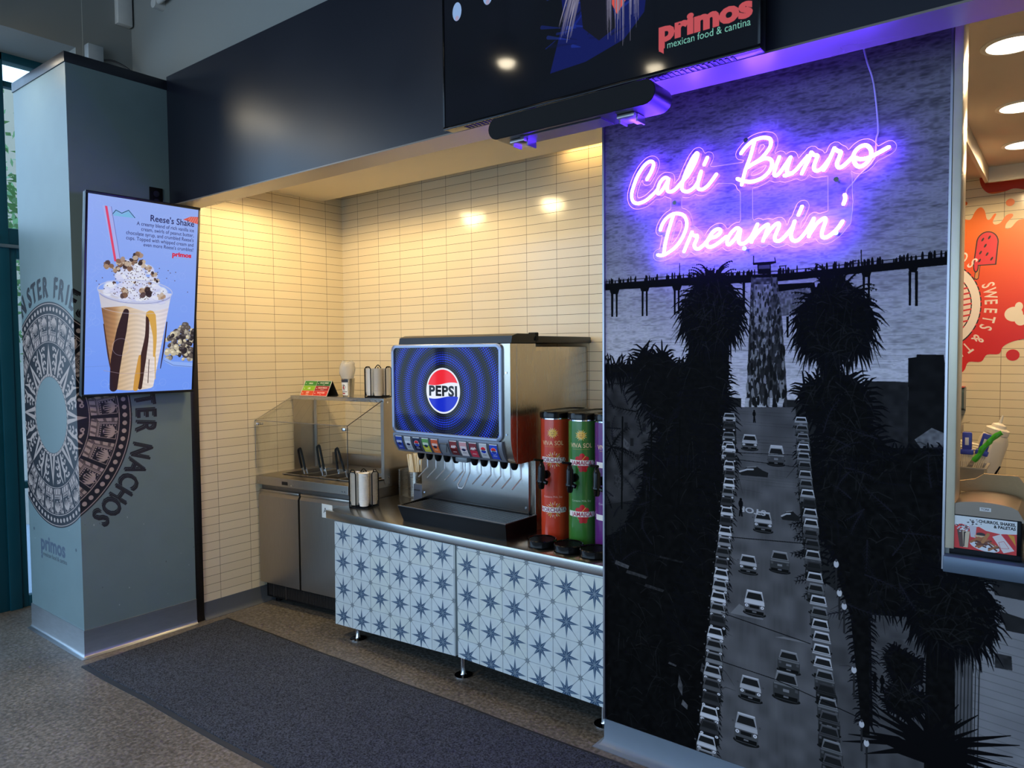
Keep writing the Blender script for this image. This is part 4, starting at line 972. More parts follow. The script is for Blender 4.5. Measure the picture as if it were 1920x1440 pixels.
tvp(MB().quad((-.585, -.0845, .016), (.585, -.0845, .016), (.585, -.0845, .69), (-.585, -.0845, .69)), 'screen', IMG('television_picture', tv_art(), .06, es=.8, spec=.2), tv, 0)
tvp(MB().box((-.2, -.036, .2), (.2, 0, .5)), 'wall_bracket', BLACKM)
mb = MB()
for k in range(60): mb.box((-.5 + k * .017, -.075, .0035), (-.492 + k * .017, -.045, .0065))
tvp(mb, 'speaker_vent', P('vent_plastic', rgb(40, 40, 46), .35))

# ------------------------------------------------------------------ soundbar under it
sb = thing('soundbar', 'dark grey fabric soundbar hung below the television', 'soundbar', (-1.31, 2.03, 2.33))
def pill(x0, x1, y0, y1, z0, z1, n=10):
    """long rounded bar: front outline is a pill in x-z, pushed along y"""
    r = (z1 - z0) / 2; zc = (z0 + z1) / 2; out = []
    for k in range(n + 1):
        a = PI / 2 + PI * k / n; out.append((x0 + r + r * math.cos(a), y0, zc + r * math.sin(a)))
    for k in range(n + 1):
        a = -PI / 2 + PI * k / n; out.append((x1 - r + r * math.cos(a), y0, zc + r * math.sin(a)))
    return MB().prism(out, (0, y1 - y0, 0))
pill(-.318, .318, -.052, .06, .0, .074).build('body', P('satin_black_shell', rgb(26, 25, 29), .35, .2, spec=.3), sb)
pill(-.317, .317, -.055, -.051, .0015, .0725).build('grille', P('charcoal_grille_cloth', rgb(34, 33, 34), .85, var=.2, scale=700, spec=.2, bump=.4, bscale=900), sb)
for x in (-.22, .2):
    MB().box((x - .03, -.02, -.012), (x + .03, .05, -.001), .001).box((x - .032, .0, -.02), (x - .027, .045, -.002)).box((x + .027, .0, -.025), (x + .032, .05, -.002)).box((x - .01, .045, -.01), (x + .01, .078, .10)).build('hanging_bracket', P('zinc_bracket', rgb(150, 146, 150), .3, .9), sb)
MB().box((-.2, -.03, -.003), (.12, .05, .0005)).build('bottom_plate', P('grey_bottom_plate', rgb(70, 68, 72), .4, .5), sb)

# ------------------------------------------------------------------ tilted digital menu sign on the pillar
def shake_art():
    Wd, H = 595, 1030
    c = Cv(Wd * 1.6, H * 1.6, rgb(134, 168, 246), 1.6)
    c.a[:] = (np.linspace(0, 1, c.h)[:, None, None] * (np.array(rgb(112, 154, 250)) - np.array(rgb(150, 176, 246))) + np.array(rgb(150, 176, 246)))
    rr = random.Random(9)
    for k in range(60):                                   # faint line drawing in the background
        x, y = rr.uniform(0, Wd), rr.uniform(0, H); c.ring(x, y, 18, 20, rgb(160, 186, 252), .4); c.line([(x, y), (x + rr.uniform(-60, 60), y + rr.uniform(-60, 60))], 2, rgb(160, 186, 252), .4)
    c.line([(118, 96), (140, 66), (170, 78), (205, 58), (238, 92)], 4, rgb(24, 92, 108)); c.poly([(124, 96), (142, 72), (170, 84), (205, 64), (232, 94)], rgb(96, 196, 214), .5)
    c.poly([(505, 66), (548, 44), (595, 40), (595, 80)], rgb(214, 92, 88)); 
    for k in range(5): c.line([(530 + k * 14, 76), (548 + k * 12, 46)], 4, rgb(236, 170, 150), .6)
    ink = rgb(36, 40, 92)
    c.text("Reese's Shake", 572, 98, 48, ink, 'r', .012, .94)
    for i, t in enumerate(('A creamy blend of rich vanilla ice', 'cream, swirls of peanut butter,', "chocolate syrup, and crumbled Reese's", 'cups. Topped with whipped cream and', "even more Reese's crumbles!")):
        c.text(t, 572, 128 + i * 27, 28, ink, 'r', .002, .86)
    c.text('primos', 562, 272, 34, rgb(214, 32, 62), 'r', .045, 1, fit=112); c.rect(450, 260, 457, 284, rgb(214, 32, 62)); c.line([(462, 282), (556, 282)], 3, rgb(150, 170, 220))
    # straw
    c.poly([(72, 52), (118, 52), (168, 320), (140, 330)], rgb(170, 178, 240), .9); c.poly([(84, 52), (96, 52), (150, 330), (138, 330)], rgb(222, 70, 110)); c.line([(116, 52), (170, 330)], 3, rgb(110, 120, 190))
    # bowl of crumbles
    for k in range(170):
        x = 540 + rr.gauss(0, 62); top = 640 + abs(x - 545) * .9; y = rr.uniform(top, 856); rad = rr.uniform(8, 22)
        if x < 436 or y > 850: continue
        v = rr.choice([(46, 40, 44), (92, 84, 80), (150, 142, 130), (196, 186, 160), (70, 62, 66)])
        c.ell(x, y, rad, rad * .8, rgb(*v), 1, 0, rr.uniform(0, 3)); c.ell(x - rad * .25, y - rad * .25, rad * .45, rad * .3, rgb(*[min(255, q + 55) for q in v]), .7)
    c.poly([(424, 836), (470, 862), (595, 872), (595, 900), (470, 888), (424, 862)], rgb(146, 180, 250)); c.line([(424, 856), (480, 884), (595, 896)], 3, rgb(92, 120, 196)); c.line([(0, 884), (150, 880)], 3, rgb(110, 146, 226), .7)
    # cup body
    Lx = lambda y: np.interp(y, [470, 560, 1000], [58, 76, 150]); Rx = lambda y: np.interp(y, [470, 560, 1000], [454, 440, 366])
    rows = np.linspace(480, 1000, 40)
    outl = [(Lx(y), y) for y in rows] + [(258 + 108 * math.cos(a), 1000 + 18 * math.sin(a)) for a in np.linspace(PI, 0, 12)] + [(Rx(y), y) for y in rows[::-1]]
    def body(X, Y):
        t = np.clip((X - 60) / 390, 0, 1)[..., None]
        k = np.array([0, .22, .3, .55, .8, 1]); cols = np.array([rgb(120, 84, 60), rgb(176, 132, 92), rgb(206, 176, 140), rgb(222, 204, 186), rgb(232, 222, 220), rgb(216, 208, 224)])
        o = np.stack([np.interp(t[..., 0], k, cols[:, i]) for i in range(3)], -1)
        o *= (1 + .035 * np.sin(Y * .26 + np.sin(X * .03) * 3)[..., None])
        return o
    c.poly(outl, body)
    c.poly([(Lx(480), 480), (Rx(480), 480), (Rx(570), 560), (330, 590), (200, 560), (Lx(570), 575)], rgb(214, 218, 238), .85)
    for pts, w, col in (([(206, 590), (186, 690), (160, 850), (150, 1000)], [30, 52, 56, 40], (40, 24, 30)), ([(322, 610), (322, 720), (304, 850), (292, 1004)], [18, 22, 34, 22], (54, 30, 26)), ([(330, 600), (346, 610), (366, 720), (366, 830)], [34, 44, 22, 12], (214, 164, 74)), ([(286, 830), (276, 940), (268, 1010)], [12, 30, 26], (206, 150, 66)), ([(432, 640), (420, 780), (404, 900)], [6, 9, 4], (48, 28, 36)), ([(92, 660), (118, 820), (134, 900)], [5, 8, 5], (70, 40, 34)), ([(338, 850), (336, 980)], [4, 4], (60, 34, 30)), ([(372, 830), (376, 960)], [7, 4], (216, 176, 100))):
        c.line(smoothline([(x, y, 0) for x, y in pts], 4) and [(p.x, p.y) for p in smoothline([(x, y, 0) for x, y in pts], 4)], np.interp(np.linspace(0, 1, len(smoothline([(x, y, 0) for x, y in pts], 4))), np.linspace(0, 1, len(w)), w), rgb(*col), .95)
    c.ring(184, 780, 44, 47, rgb(200, 190, 220), .4)
    c.line([(98, 905), (180, 922), (258, 926), (330, 922), (396, 905)], 3, rgb(170, 150, 160), .6)
    # whipped cream
    for k in range(230):
        t = rr.random(); y = 330 + 200 * t; x = 258 + rr.gauss(0, 1) * (44 + 110 * t); 
        if abs(x - 258) > 60 + 135 * t: continue
        rad = rr.uniform(14, 34); sh = rr.uniform(-18, 12)
        c.ell(x, y, rad, rad * .62, rgb(222 + sh, 226 + sh, 246), .9, .4, rr.uniform(-.6, .6)); c.line([(x - rad, y + rad * .3), (x, y + rad * .6), (x + rad, y + rad * .25)], 2, rgb(150, 158, 206), .4)
    for x, y, r_ in ((110, 352, 26), (150, 372, 20), (176, 330, 30), (210, 350, 28), (236, 320, 22), (262, 296, 30), (286, 330, 24), (318, 352, 20), (350, 380, 18), (366, 410, 16), (186, 492, 30), (306, 484, 36), (396, 500, 24), (140, 440, 9), (246, 430, 9), (330, 430, 10)):
        for q in range(9):
            a = rr.uniform(0, 6.3); c.ell(x + r_ * .55 * math.cos(a), y + r_ * .5 * math.sin(a), r_ * .5, r_ * .4, rgb(*rr.choice([(78, 58, 58), (128, 96, 78), (46, 34, 40), (170, 140, 118), (196, 178, 160)])), .9, 0, a)
    for k in range(160):
        x, y = 258 + rr.gauss(0, 90), rr.uniform(340, 520); c.ell(x, y, 3, 2.4, rgb(84, 62, 66), .9)
    # clear rim
    for dy, al in ((0, .9), (4, .5)):
        pts = [(257 + 200 * math.cos(a), 476 + dy + 58 * math.sin(a)) for a in np.linspace(0, 2 * PI, 60)]
        c.line(pts, 4, rgb(190, 198, 236), al)
    c.line([(257 + 196 * math.cos(a), 484 + 60 * math.sin(a)) for a in np.linspace(.3, PI - .3, 30)], 6, rgb(120, 130, 190), .5)
    c.line([(257 + 186 * math.cos(a), 560 + 40 * math.sin(a)) for a in np.linspace(.2, PI - .2, 30)], 3, rgb(200, 196, 214), .6)
    return c.a
sg = thing('digital_sign', 'tall wall-mounted menu screen on the pillar showing a chocolate shake', 'screen', (-4.09, 1.885, 1.37))
tilt = math.atan2(.13, 1.03)
SM = Matrix.Translation((.06, 0, .012)) @ Matrix.Rotation(tilt, 4, 'Y')
sg_parts = []
for nm, mb, mt, sm in (
    ('housing', MB().box((-.04, -.2975, 0), (-.004, .2975, 1.04), .006), P('sign_housing', rgb(24, 24, 28), .35), 35),
    ('bezel', MB().box((-.006, -.3, -.002), (.003, .3, .012), .001).box((-.006, -.3, 1.03), (.003, .3, 1.044), .001).box((-.006, -.3, .012), (.003, -.288, 1.03), .001).box((-.006, .288, .012), (.003, .3, 1.03), .001), P('sign_bezel', rgb(18, 18, 22), .3), 35),
    ('screen', MB().quad((.0012, -.289, .011), (.0012, .289, .011), (.0012, .289, 1.031), (.0012, -.289, 1.031)), IMG('shake_poster', shake_art(), .14, es=.92, spec=.2), 0)):
    o = mb.build(nm, mt, sg, sm)
    for v in o.data.vertices: v.co = SM @ v.co
MB().box((0, -.17, .3), (.03, .17, .75), .003).box((.0, -.02, .45), (.08, .02, .6)).build('wall_bracket', BLACKM, sg)
ob = thing('power_outlet', 'black outlet plate on the pillar just above the menu screen', 'outlet', (-4.0895, 2.03, 2.415))
MB().box((0, -.037, 0), (.006, .037, .115), .002).build('cover_plate', BLACKM, ob)
MB().cyl((.006, 0, .036), (.010, 0, .036), .016, n=16).cyl((.006, 0, .08), (.010, 0, .08), .016, n=16).build('socket', P('dark_socket', rgb(36, 36, 40), .4), ob)

# ------------------------------------------------------------------ floor mat
def carpet_mat():
    m = bpy.data.materials.new('loop_carpet'); m.use_nodes = True
    t = m.node_tree; b = t.nodes['Principled BSDF']; b.inputs['Roughness'].default_value = .95; b.inputs['Specular IOR Level'].default_value = .15
    tc = nd(t, 'ShaderNodeTexCoord'); n = nd(t, 'ShaderNodeTexNoise'); n.inputs['Scale'].default_value = 150; n.inputs['Detail'].default_value = 3; n.inputs['Roughness'].default_value = .7
    n2 = nd(t, 'ShaderNodeTexNoise'); n2.inputs['Scale'].default_value = 2.2
    t.links.new(tc.outputs['Object'], n.inputs['Vector']); t.links.new(tc.outputs['Object'], n2.inputs['Vector'])
    r = nd(t, 'ShaderNodeValToRGB'); r.color_ramp.elements[0].position = .36; r.color_ramp.elements[1].position = .64
    r.color_ramp.elements[0].color = lin(rgb(28, 31, 36)) + (1,); r.color_ramp.elements[1].color = lin(rgb(88, 93, 103)) + (1,)
    t.links.new(n.outputs['Fac'], r.inputs[0])
    r2 = nd(t, 'ShaderNodeMapRange'); r2.inputs['To Min'].default_value = .8; r2.inputs['To Max'].default_value = 1.15; t.links.new(n2.outputs['Fac'], r2.inputs['Value'])
    mx = nd(t, 'ShaderNodeMix', data_type='RGBA', blend_type='MULTIPLY'); mx.inputs['Factor'].default_value = 1
    t.links.new(r.outputs[0], mx.inputs['A']); t.links.new(r2.outputs[0], mx.inputs['B']); t.links.new(mx.outputs['Result'], b.inputs['Base Color'])
    bp = nd(t, 'ShaderNodeBump'); bp.inputs['Strength'].default_value = .9; bp.inputs['Distance'].default_value = .006; t.links.new(n.outputs['Fac'], bp.inputs['Height']); t.links.new(bp.outputs[0], b.inputs['Normal'])
    return m
A = [(-3.995, 1.522), (-1.15, 1.60), (-1.15, 2.425), (-4.02, 2.36)]
fm = thing('floor_mat', 'long dark grey carpet entrance mat with black rubber edge in front of the counter', 'mat', (-2.6, 1.97, 0))
cx, cy = -2.6, 1.97
def inset(p, d):
    return [(x + d * (1 if x < cx else -1), y + d * (1 if y < cy else -1)) for x, y in p]
def loop(p, k=14, r=.02):
    out = []
    n = len(p)
    for i in range(n):
        a = Vector(p[i]); b_ = Vector(p[(i + 1) % n]); pr = Vector(p[i - 1])
        d0 = (pr - a).normalized(); d1 = (b_ - a).normalized()
        for q in range(5):
            t = q / 4; out.append(a + r * ((1 - t) ** 2 * d0 + t * t * d1))
        for q in range(1, k):
            w = a + d1 * r + (b_ - a - d1 * 2 * r) * q / k; out.append(w)
    return out
rrm = random.Random(2)
base = loop(A); wob = [Vector((rrm.uniform(-.004, .004), rrm.uniform(-.004, .004))) for _ in base]
out3 = lambda p, z: [(v.x + w.x - cx, v.y + w.y - cy, z) for v, w in zip(p, wob)]
MB().rings([out3(base, 0.0), out3(base, .0025), out3(loop(inset(A, .022)), .006), out3(loop(inset(A, .024)), .001)], cap=False).build('rubber_edge', P('black_rubber', rgb(40, 42, 46), .55), fm)
mb = MB(); mb.rings([out3(loop(inset(A, .022)), .001), out3(loop(inset(A, .023)), .0095), out3(loop(inset(A, .028)), .010)], cap=True)
mb.build('carpet', carpet_mat(), fm)

# ------------------------------------------------------------------ service counter with star-tile fronts
def star_panel(w, h, cols, pitch, offx, offy, seed):
    """offx, offy: centre of the first big star from the top left corner (metres)"""
    c = Cv(w * 1050, h * 1050, rgb(206, 214, 214), 1050)
    rr = random.Random(seed)
    n = noise2(c.h, c.w, 30, 50, np.random.default_rng(seed)); c.a *= (.97 + .06 * n)[..., None]
    ink = rgb(46, 72, 102); ink2 = rgb(72, 98, 124); ln = rgb(112, 128, 138); gr = rgb(60, 76, 90); cream = rgb(206, 208, 196)
    nx = int(w / pitch) + 2; ny = int(h / pitch) + 2
    for i in range(-1, nx):
        for j in range(-1, ny):
            x, y = offx + i * pitch, offy + j * pitch; p = pitch / 2
            v = rr.choice([-.012, 0, .012]); tint = rr.choice([(0, 0, 0), (.01, .008, -.02), (-.008, 0, .012)])
            col = tuple(np.array(rgb(206, 214, 214)) + v + np.array(tint))
            c.rect(x - p, y - p, x + p, y + p, col, .55)
            for k in range(5):
                c.ell(x + rr.uniform(-p, p), y + rr.uniform(-p, p), rr.uniform(.001, .02), rr.uniform(.001, .012), rr.choice([cream, rgb(190, 198, 196)]), .35, .8)
    for i in range(-1, nx + 1):
        x = offx + (i - .5) * pitch; c.line([(x, 0), (x, h)], .0026, ln)
    for j in range(-1, ny + 1):
        y = offy + (j - .5) * pitch; c.line([(0, y), (w, y)], .0022, ln, .8)
    def star(x, y, R, r8, wd, dark, tone, tone2):
        for k in range(8):
            a = PI / 4 * k; L = R if k % 2 == 0 else r8
            tip = (x + L * math.sin(a), y - L * math.cos(a))
            for sg, cc in ((-1, tone), (1, tone2)):
                b_ = a + sg * PI / 8
                c.poly([(x, y), (x + wd * math.sin(b_), y - wd * math.cos(b_)), tip], cc)
            c.line([(x, y), (x + L * .93 * math.sin(a), y - L * .93 * math.cos(a))], [.0022, .0006], rgb(168, 182, 190), .9)
            b_ = a + PI / 8; c.line([(x, y), (x + wd * .9 * math.sin(b_), y - wd * .9 * math.cos(b_))], [.0016, .0005], dark, .7)
    for i in range(-1, nx):
        for j in range(-1, ny):
            x, y = offx + i * pitch, offy + j * pitch
            for sx in (-1, 1):
                for sy in (-1, 1):
                    c.line([(x + sx * .034, y + sy * .034), (x + sx * pitch / 2, y + sy * pitch / 2)], [.0026, .0014], ln)
    for i in range(-1, nx):
        for j in range(-1, ny):
            x, y = offx + i * pitch, offy + j * pitch
            star(x, y, pitch * .47, pitch * .36, pitch * .135, gr, ink, ink2)
            star(x + pitch / 2, y + pitch / 2, pitch * .17, pitch * .15, pitch * .055, gr, rgb(84, 94, 100), rgb(104, 112, 114))
    for k in range(40):
        c.ell(rr.uniform(0, w), rr.uniform(0, h), .0008, .0016, rgb(110, 104, 96), .8)
    return c.a
ct = thing('service_counter', 'low stainless steel counter with blue star-patterned tile front on chrome legs', 'counter', (-2.36, 2.55, 0))
B = Vector(ct.location)
def loc(mb):
    for v in mb.bm.verts: v.co = v.co - B
    return mb
loc(MB().box((-3.305, 2.546, .672), (-1.475, 3.345, .7176), .004)).build('steel_top', STEELH, ct)
loc(MB().box((-3.26, 2.60, .13), (-1.475, 3.32, .67))).build('carcass', P('dark_carcass', rgb(30, 28, 28), .7), ct, 0)
pan_m1 = IMG('star_tile_print', star_panel(.905, .575, 6, .1505, .0705, .067, 3), .38, spec=.4)
pan_m2 = IMG('star_tile_print_b', star_panel(.905, .56, 6, .1505, .0705, .090, 5), .38, spec=.4)
def tpanel(TL, BL, BR, TR, y, m):
    mb = MB(); th = .018
    p = [(BL[0], y, BL[1]), (BR[0], y, BR[1]), (TR[0], y, TR[1]), (TL[0], y, TL[1])]
    mb.face(p, [(0, 0), (1, 0), (1, 1), (0, 1)])
    q = [(a, b_ + th, c_) for a, b_, c_ in p]
    for k in range(4):
        j = (k + 1) % 4; mb.face([p[k], q[k], q[j], p[j]], [(.01, .01)] * 4)
    mb.face(q[::-1], [(.01, .01)] * 4)
    loc(mb).build('tile_panel', m, ct, 0)
tpanel((-3.236, .664), (-3.243, .083), (-2.338, .128), (-2.335, .681), 2.552, pan_m1)
tpanel((-2.323, .672), (-2.320, .129), (-1.478, .122), (-1.478, .679), 2.552, pan_m2)
for x, y in ((-3.135, 2.62), (-2.358, 2.631), (-1.56, 2.64), (-3.135, 3.25), (-2.358, 3.25), (-1.56, 3.25)):
    lg = loc(MB().lathe([(.045, 0), (.045, .004), (.016, .007), (.013, .012), (.013, .105), (.022, .106), (.022, .135)], (x, y, 0), 20)).build('leg', CHROME, ct)
pl = thing('letter_placard', 'small white card with letter A taped at the counter end', 'placard', (-3.305, 2.568, .665))
cA = Cv(160, 160, rgb(222, 222, 216), 1); cA.text('A', 52, 104, 92, rgb(28, 28, 30), 'c', .0, .9); cA.line([(76, 60), (78, 92), (96, 122), (130, 124), (158, 116)], 5, rgb(24, 24, 26))
MB().quad((-.062, 0, 0), (.03, 0, 0), (.03, 0, .078), (-.062, 0, .078)).build('card_face', IMG('letter_card', cA.a, .5), pl, 0)
MB().box((-.062, .0005, 0), (.03, .003, .078)).build('card_back', P('white_card', rgb(224, 224, 220), .6), pl)

# ------------------------------------------------------------------ soda fountain
def pepsi_art():
    Wd, H = 1060, 645
    c = Cv(Wd * 1.3, H * 1.3, rgb(4, 6, 18), 1.3)
    cx, cy = 517, 322
    Y, X = np.mgrid[0:c.h, 0:c.w] / 1.3
    d = np.hypot(X - cx, Y - cy)
    glow = np.clip(.28 * np.exp(-((d - 300) / 90) ** 2), 0, 1)
    c.a += (glow[..., None] * np.array(rgb(14, 30, 170)) * .45)
    st = 17.0
    for ring in range(11, 37):
        r = ring * st; n = int(2 * PI * r / st)
        band = .5 + .5 * math.cos((r - 245) / 135 * 2 * PI); size = 1.0 + 5.4 * max(0, band) ** .8
        for k in range(n):
            a = 2 * PI * (k + (ring % 2) * .5) / n; x = cx + r * math.cos(a); y = cy + r * math.sin(a) * 1.0
            if -5 < x < Wd + 5 and -5 < y < H + 5:
                c.ell(x, y, size, size, rgb(30, 62, 240) if band > .2 else rgb(150, 160, 150), .95)
    R = 172
    c.ell(cx, cy, R, R, rgb(236, 242, 255))
    r = R - 13
    def wave(y0, amp): return [(x, y0 + amp * math.sin((x - cx) / r * 2.3)) for x in np.linspace(cx - r, cx + r, 40)]
    def clip(poly): return [(x, y) for x, y in poly]
    top = [(cx + r * math.cos(a), cy + r * math.sin(a)) for a in np.linspace(PI + .30, 2 * PI - .36, 40)]
    w1 = [(x, cy - 52 - 12 * math.sin((x - cx) / r * 2.6)) for x in np.linspace(top[-1][0], top[0][0], 30)]
    c.poly(top + w1, rgb(244, 34, 48))
    bot = [(cx + r * math.cos(a), cy + r * math.sin(a)) for a in np.linspace(PI - .36, .30, 40)]
    w2 = [(x, cy + 50 - 12 * math.sin((x - cx) / r * 2.6)) for x in np.linspace(bot[-1][0], bot[0][0], 30)]
    c.poly(bot + w2, rgb(14, 40, 205))
    c.text('PEPSI', cx, cy + 37, 104, rgb(18, 18, 24), 'c', .04, .98, space=1.08, fit=286)
    return c.a
def flavour(bg1, bg2, kind):
    c = Cv(90, 150, bg1, 1)
    if bg2 is not None: c.rect(0, 84, 90, 150, bg2)
    c.rect(0, 0, 90, 7, rgb(235, 238, 240))
    if kind == 'globe':
        c.ell(45, 66, 34, 34, rgb(238, 240, 246)); c.poly([(45 + 30 * math.cos(a), 62 + 28 * math.sin(a)) for a in np.linspace(PI, 2 * PI, 20)], rgb(226, 38, 46)); c.poly([(45 + 30 * math.cos(a), 72 + 26 * math.sin(a)) for a in np.linspace(0, PI, 20)], rgb(24, 54, 170)); c.text('PEPSI', 45, 74, 21, rgb(16, 16, 20), 'c', .04)
    elif kind == 'band':
        c.rect(8, 46, 82, 74, rgb(232, 232, 236), .75, 8); c.ell(45, 84, 24, 14, rgb(20, 30, 70), .9)
    elif kind == 'script':
        c.line([(14, 72), (26, 52), (34, 74), (46, 50), (52, 72), (66, 48), (76, 62)], 8, rgb(244, 236, 236)); c.ell(45, 60, 34, 20, rgb(240, 230, 232), .25)
    c.rect(22, 112, 68, 120, rgb(230, 230, 230) if sum(bg1) < 1.8 else rgb(90, 90, 96), .7)
    return c.a
sf = thing('soda_fountain', 'large stainless soda fountain with lit blue logo panel and ten flavour labels', 'drink machine', (-2.46, 2.75, .7176))
B = Vector(sf.location)
SFB = P('fountain_steel', rgb(200, 192, 178), .26, 1.0, var=.05, scale=5, stretch=(4, 60, 2))
# rear cabinet, front head
loc(MB().box((-2.838, 2.852, .7176), (-2.075, 3.335, 1.622), .003)).build('cabinet', SFB, sf)
prof = [(2.852, 1.07), (2.72, 1.066), (2.692, 1.072), (2.678, 1.09), (2.666, 1.12), (2.656, 1.155), (2.650, 1.19), (2.650, 1.636), (2.852, 1.636)]
loc(MB().prism([(-2.845, y, z) for y, z in prof], (.78, 0, 0))).build('head_housing', SFB, sf, 20)
FRM = P('silver_blue_frame', rgb(150, 160, 182), .3, .6, var=.03)
def rrect(x0, x1, z0, z1, r, y, n=7):
    out = []
    for cx, cz, a0 in ((x1 - r, z1 - r, 0), (x0 + r, z1 - r, 90), (x0 + r, z0 + r, 180), (x1 - r, z0 + r, 270)):
        for k in range(n):
            a = math.radians(a0 + 90 * k / (n - 1)); out.append((cx + r * math.cos(a), y, cz + r * math.sin(a)))
    return out
fx0, fx1, wx0, wx1 = -2.853, -2.108, -2.832, -2.126
loc(MB().rings([rrect(fx0, fx1, 1.175, 1.638, .03, 2.652), rrect(fx0, fx1, 1.175, 1.638, .03, 2.640), rrect(fx0 + .004, fx1 - .004, 1.179, 1.634, .028, 2.637), rrect(wx0 - .002, wx1 + .002, 1.189, 1.622, .022, 2.637), rrect(wx0, wx1, 1.191, 1.620, .02, 2.646)], cap=False)).build('panel_frame', FRM, sf)
lp = loc(MB()); p = rrect(wx0, wx1, 1.191, 1.620, .02, 2.645)
f = lp.bm.faces.new([lp.bm.verts.new(Vector(q) - B) for q in p])
for l, q in zip(f.loops, p): l[lp.uv].uv = ((q[0] - wx0) / (wx1 - wx0), (q[2] - 1.191) / .429)
tag(lp.build('logo_panel', IMG('backlit_logo', pepsi_art(), .05, es=.95, spec=.16), sf, 0), 'backlit dark blue panel with round red white and blue logo')
# label rail with curved lower lip
def lipy(z):
    t = max(0, (1.165 - z)) / .09
    return 2.641 + .040 * t * t
def lipstrip(x0, x1, z0, z1, off, n=8, uv=True):
    mb = MB()
    for k in range(n):
        za, zb = z0 + (z1 - z0) * k / n, z0 + (z1 - z0) * (k + 1) / n
        mb.face([(x0, lipy(za) - off, za), (x1, lipy(za) - off, za), (x1, lipy(zb) - off, zb), (x0, lipy(zb) - off, zb)], [(0, k / n), (1, k / n), (1, (k + 1) / n), (0, (k + 1) / n)])
    bmesh.ops.remove_doubles(mb.bm, verts=mb.bm.verts, dist=1e-5)
    return loc(mb)
mb = MB(); zz = [1.075 + .1 * k / 9 for k in range(10)]
mb.prism([(fx0 + .004, lipy(z), z) for z in zz] + [(fx0 + .004, 2.70, 1.175), (fx0 + .004, 2.70, 1.075)], (fx1 - fx0 - .008, 0, 0))
loc(mb).build('label_rail', P('grey_label_rail', rgb(126, 132, 146), .35, .4), sf)
kinds = [(rgb(32, 64, 160), None, 'band'), (rgb(176, 182, 192), None, 'band'), (rgb(20, 26, 62), None, 'globe'), (rgb(96, 150, 84), rgb(196, 190, 62), 'band'), (rgb(206, 84, 40), rgb(224, 112, 58), 'band'), None,
         (rgb(128, 44, 46), rgb(96, 26, 30), 'script'), (rgb(206, 150, 156), rgb(214, 206, 208), 'band'), (rgb(120, 40, 52), rgb(196, 52, 74), 'script'), (rgb(190, 192, 198), None, 'globe'), (rgb(30, 66, 190), None, 'globe')]
names = ['blue', 'silver', 'dark navy', 'green and yellow', 'orange', '', 'maroon', 'pale pink', 'red and pink', 'silver round-logo', 'blue round-logo']
for k in range(11):
    xc = -2.806 + k * .0642
    zz = [1.085 + .078 * q / 6 for q in range(7)]
    rim = [Vector((xc - .0275, lipy(z) - .002, z)) - B for z in zz] + [Vector((xc + .0275, lipy(z) - .002, z)) - B for z in zz[::-1]]
    if kinds[k]:
        mb = MB(); mb.tube(rim, .0018, 6, cyclic=True); mb.build('label_bezel', P('label_bezel', rgb(104, 108, 118), .35, .3), sf)
        a, b_, kd = kinds[k]
        tag(lipstrip(xc - .0235, xc + .0235, 1.087, 1.160, .0025).build('flavour_label', IMG('flavour_%d' % k, flavour(a, b_, kd), .2, spec=.6), sf, 40), names[k] + ' flavour label')
    else:
        lipstrip(xc - .027, xc + .027, 1.087, 1.145, .004).build('ice_label', P('grey_ice_button', rgb(120, 128, 138), .3, .2), sf, 40)
        mb = MB(); mb.tube([Vector((x, lipy(1.14) - .006, z)) - B for x, z in ((xc - .024, 1.115), (xc - .024, 1.140), (xc + .024, 1.140), (xc + .024, 1.100))], .002, 6); mb.build('ice_label_outline', P('dark_outline', rgb(60, 62, 68), .5), sf)
LEV = P('bright_lever_steel', rgb(228, 230, 234), .3, .55, var=.02)
# nozzles with push levers
for k in range(11):
    xc = -2.735 + k * .0625
    if k != 5:
        loc(MB().lathe([(.009, 0), (.013, .004), (.017, .012), (.0205, .03), (.0205, .05)], (xc, 2.735, 1.032), 16)).build('nozzle', BLACK, sf)
    if k not in (5,):
        lv = loc(MB().tube([(xc + .010, 2.772, 1.06), (xc + .010, 2.772, .985), (xc + .006, 2.752, .968), (xc, 2.722, .945), (xc, 2.714, .940)], .0037, 8)); lv.bm.verts.ensure_lookup_table()
        o = lv.build('push_lever', LEV, sf)
xc = -2.735 + 5 * .0625
loc(MB().tube([(xc - .016, 2.75, 1.06), (xc - .016, 2.75, .99), (xc - .022, 2.70, .93), (xc - .012, 2.695, .916), (xc + .012, 2.695, .916), (xc + .022, 2.70, .93), (xc + .016, 2.75, .99), (xc + .016, 2.75, 1.06)], .0036, 8)).build('ice_lever', LEV, sf)
loc(MB().box((xc - .04, 2.70, 1.045), (xc + .04, 2.80, 1.075), .008)).build('ice_chute', P('clear_grey_plastic', rgb(120, 128, 134), .2), sf)
loc(MB().box((-2.83, 2.832, .798), (-2.098, 2.851, 1.07), .001)).build('splash_plate', STEELH, sf)
for x, z in ((-2.81, .83), (-2.115, .83)): loc(MB().cyl((x, 2.833, z), (x, 2.829, z), .005, n=12)).build('screw', CHROME, sf)
for z in (1.50, 1.21): loc(MB().cyl((-2.088, 2.651, z), (-2.088, 2.647, z), .005, n=12)).build('screw', CHROME, sf)
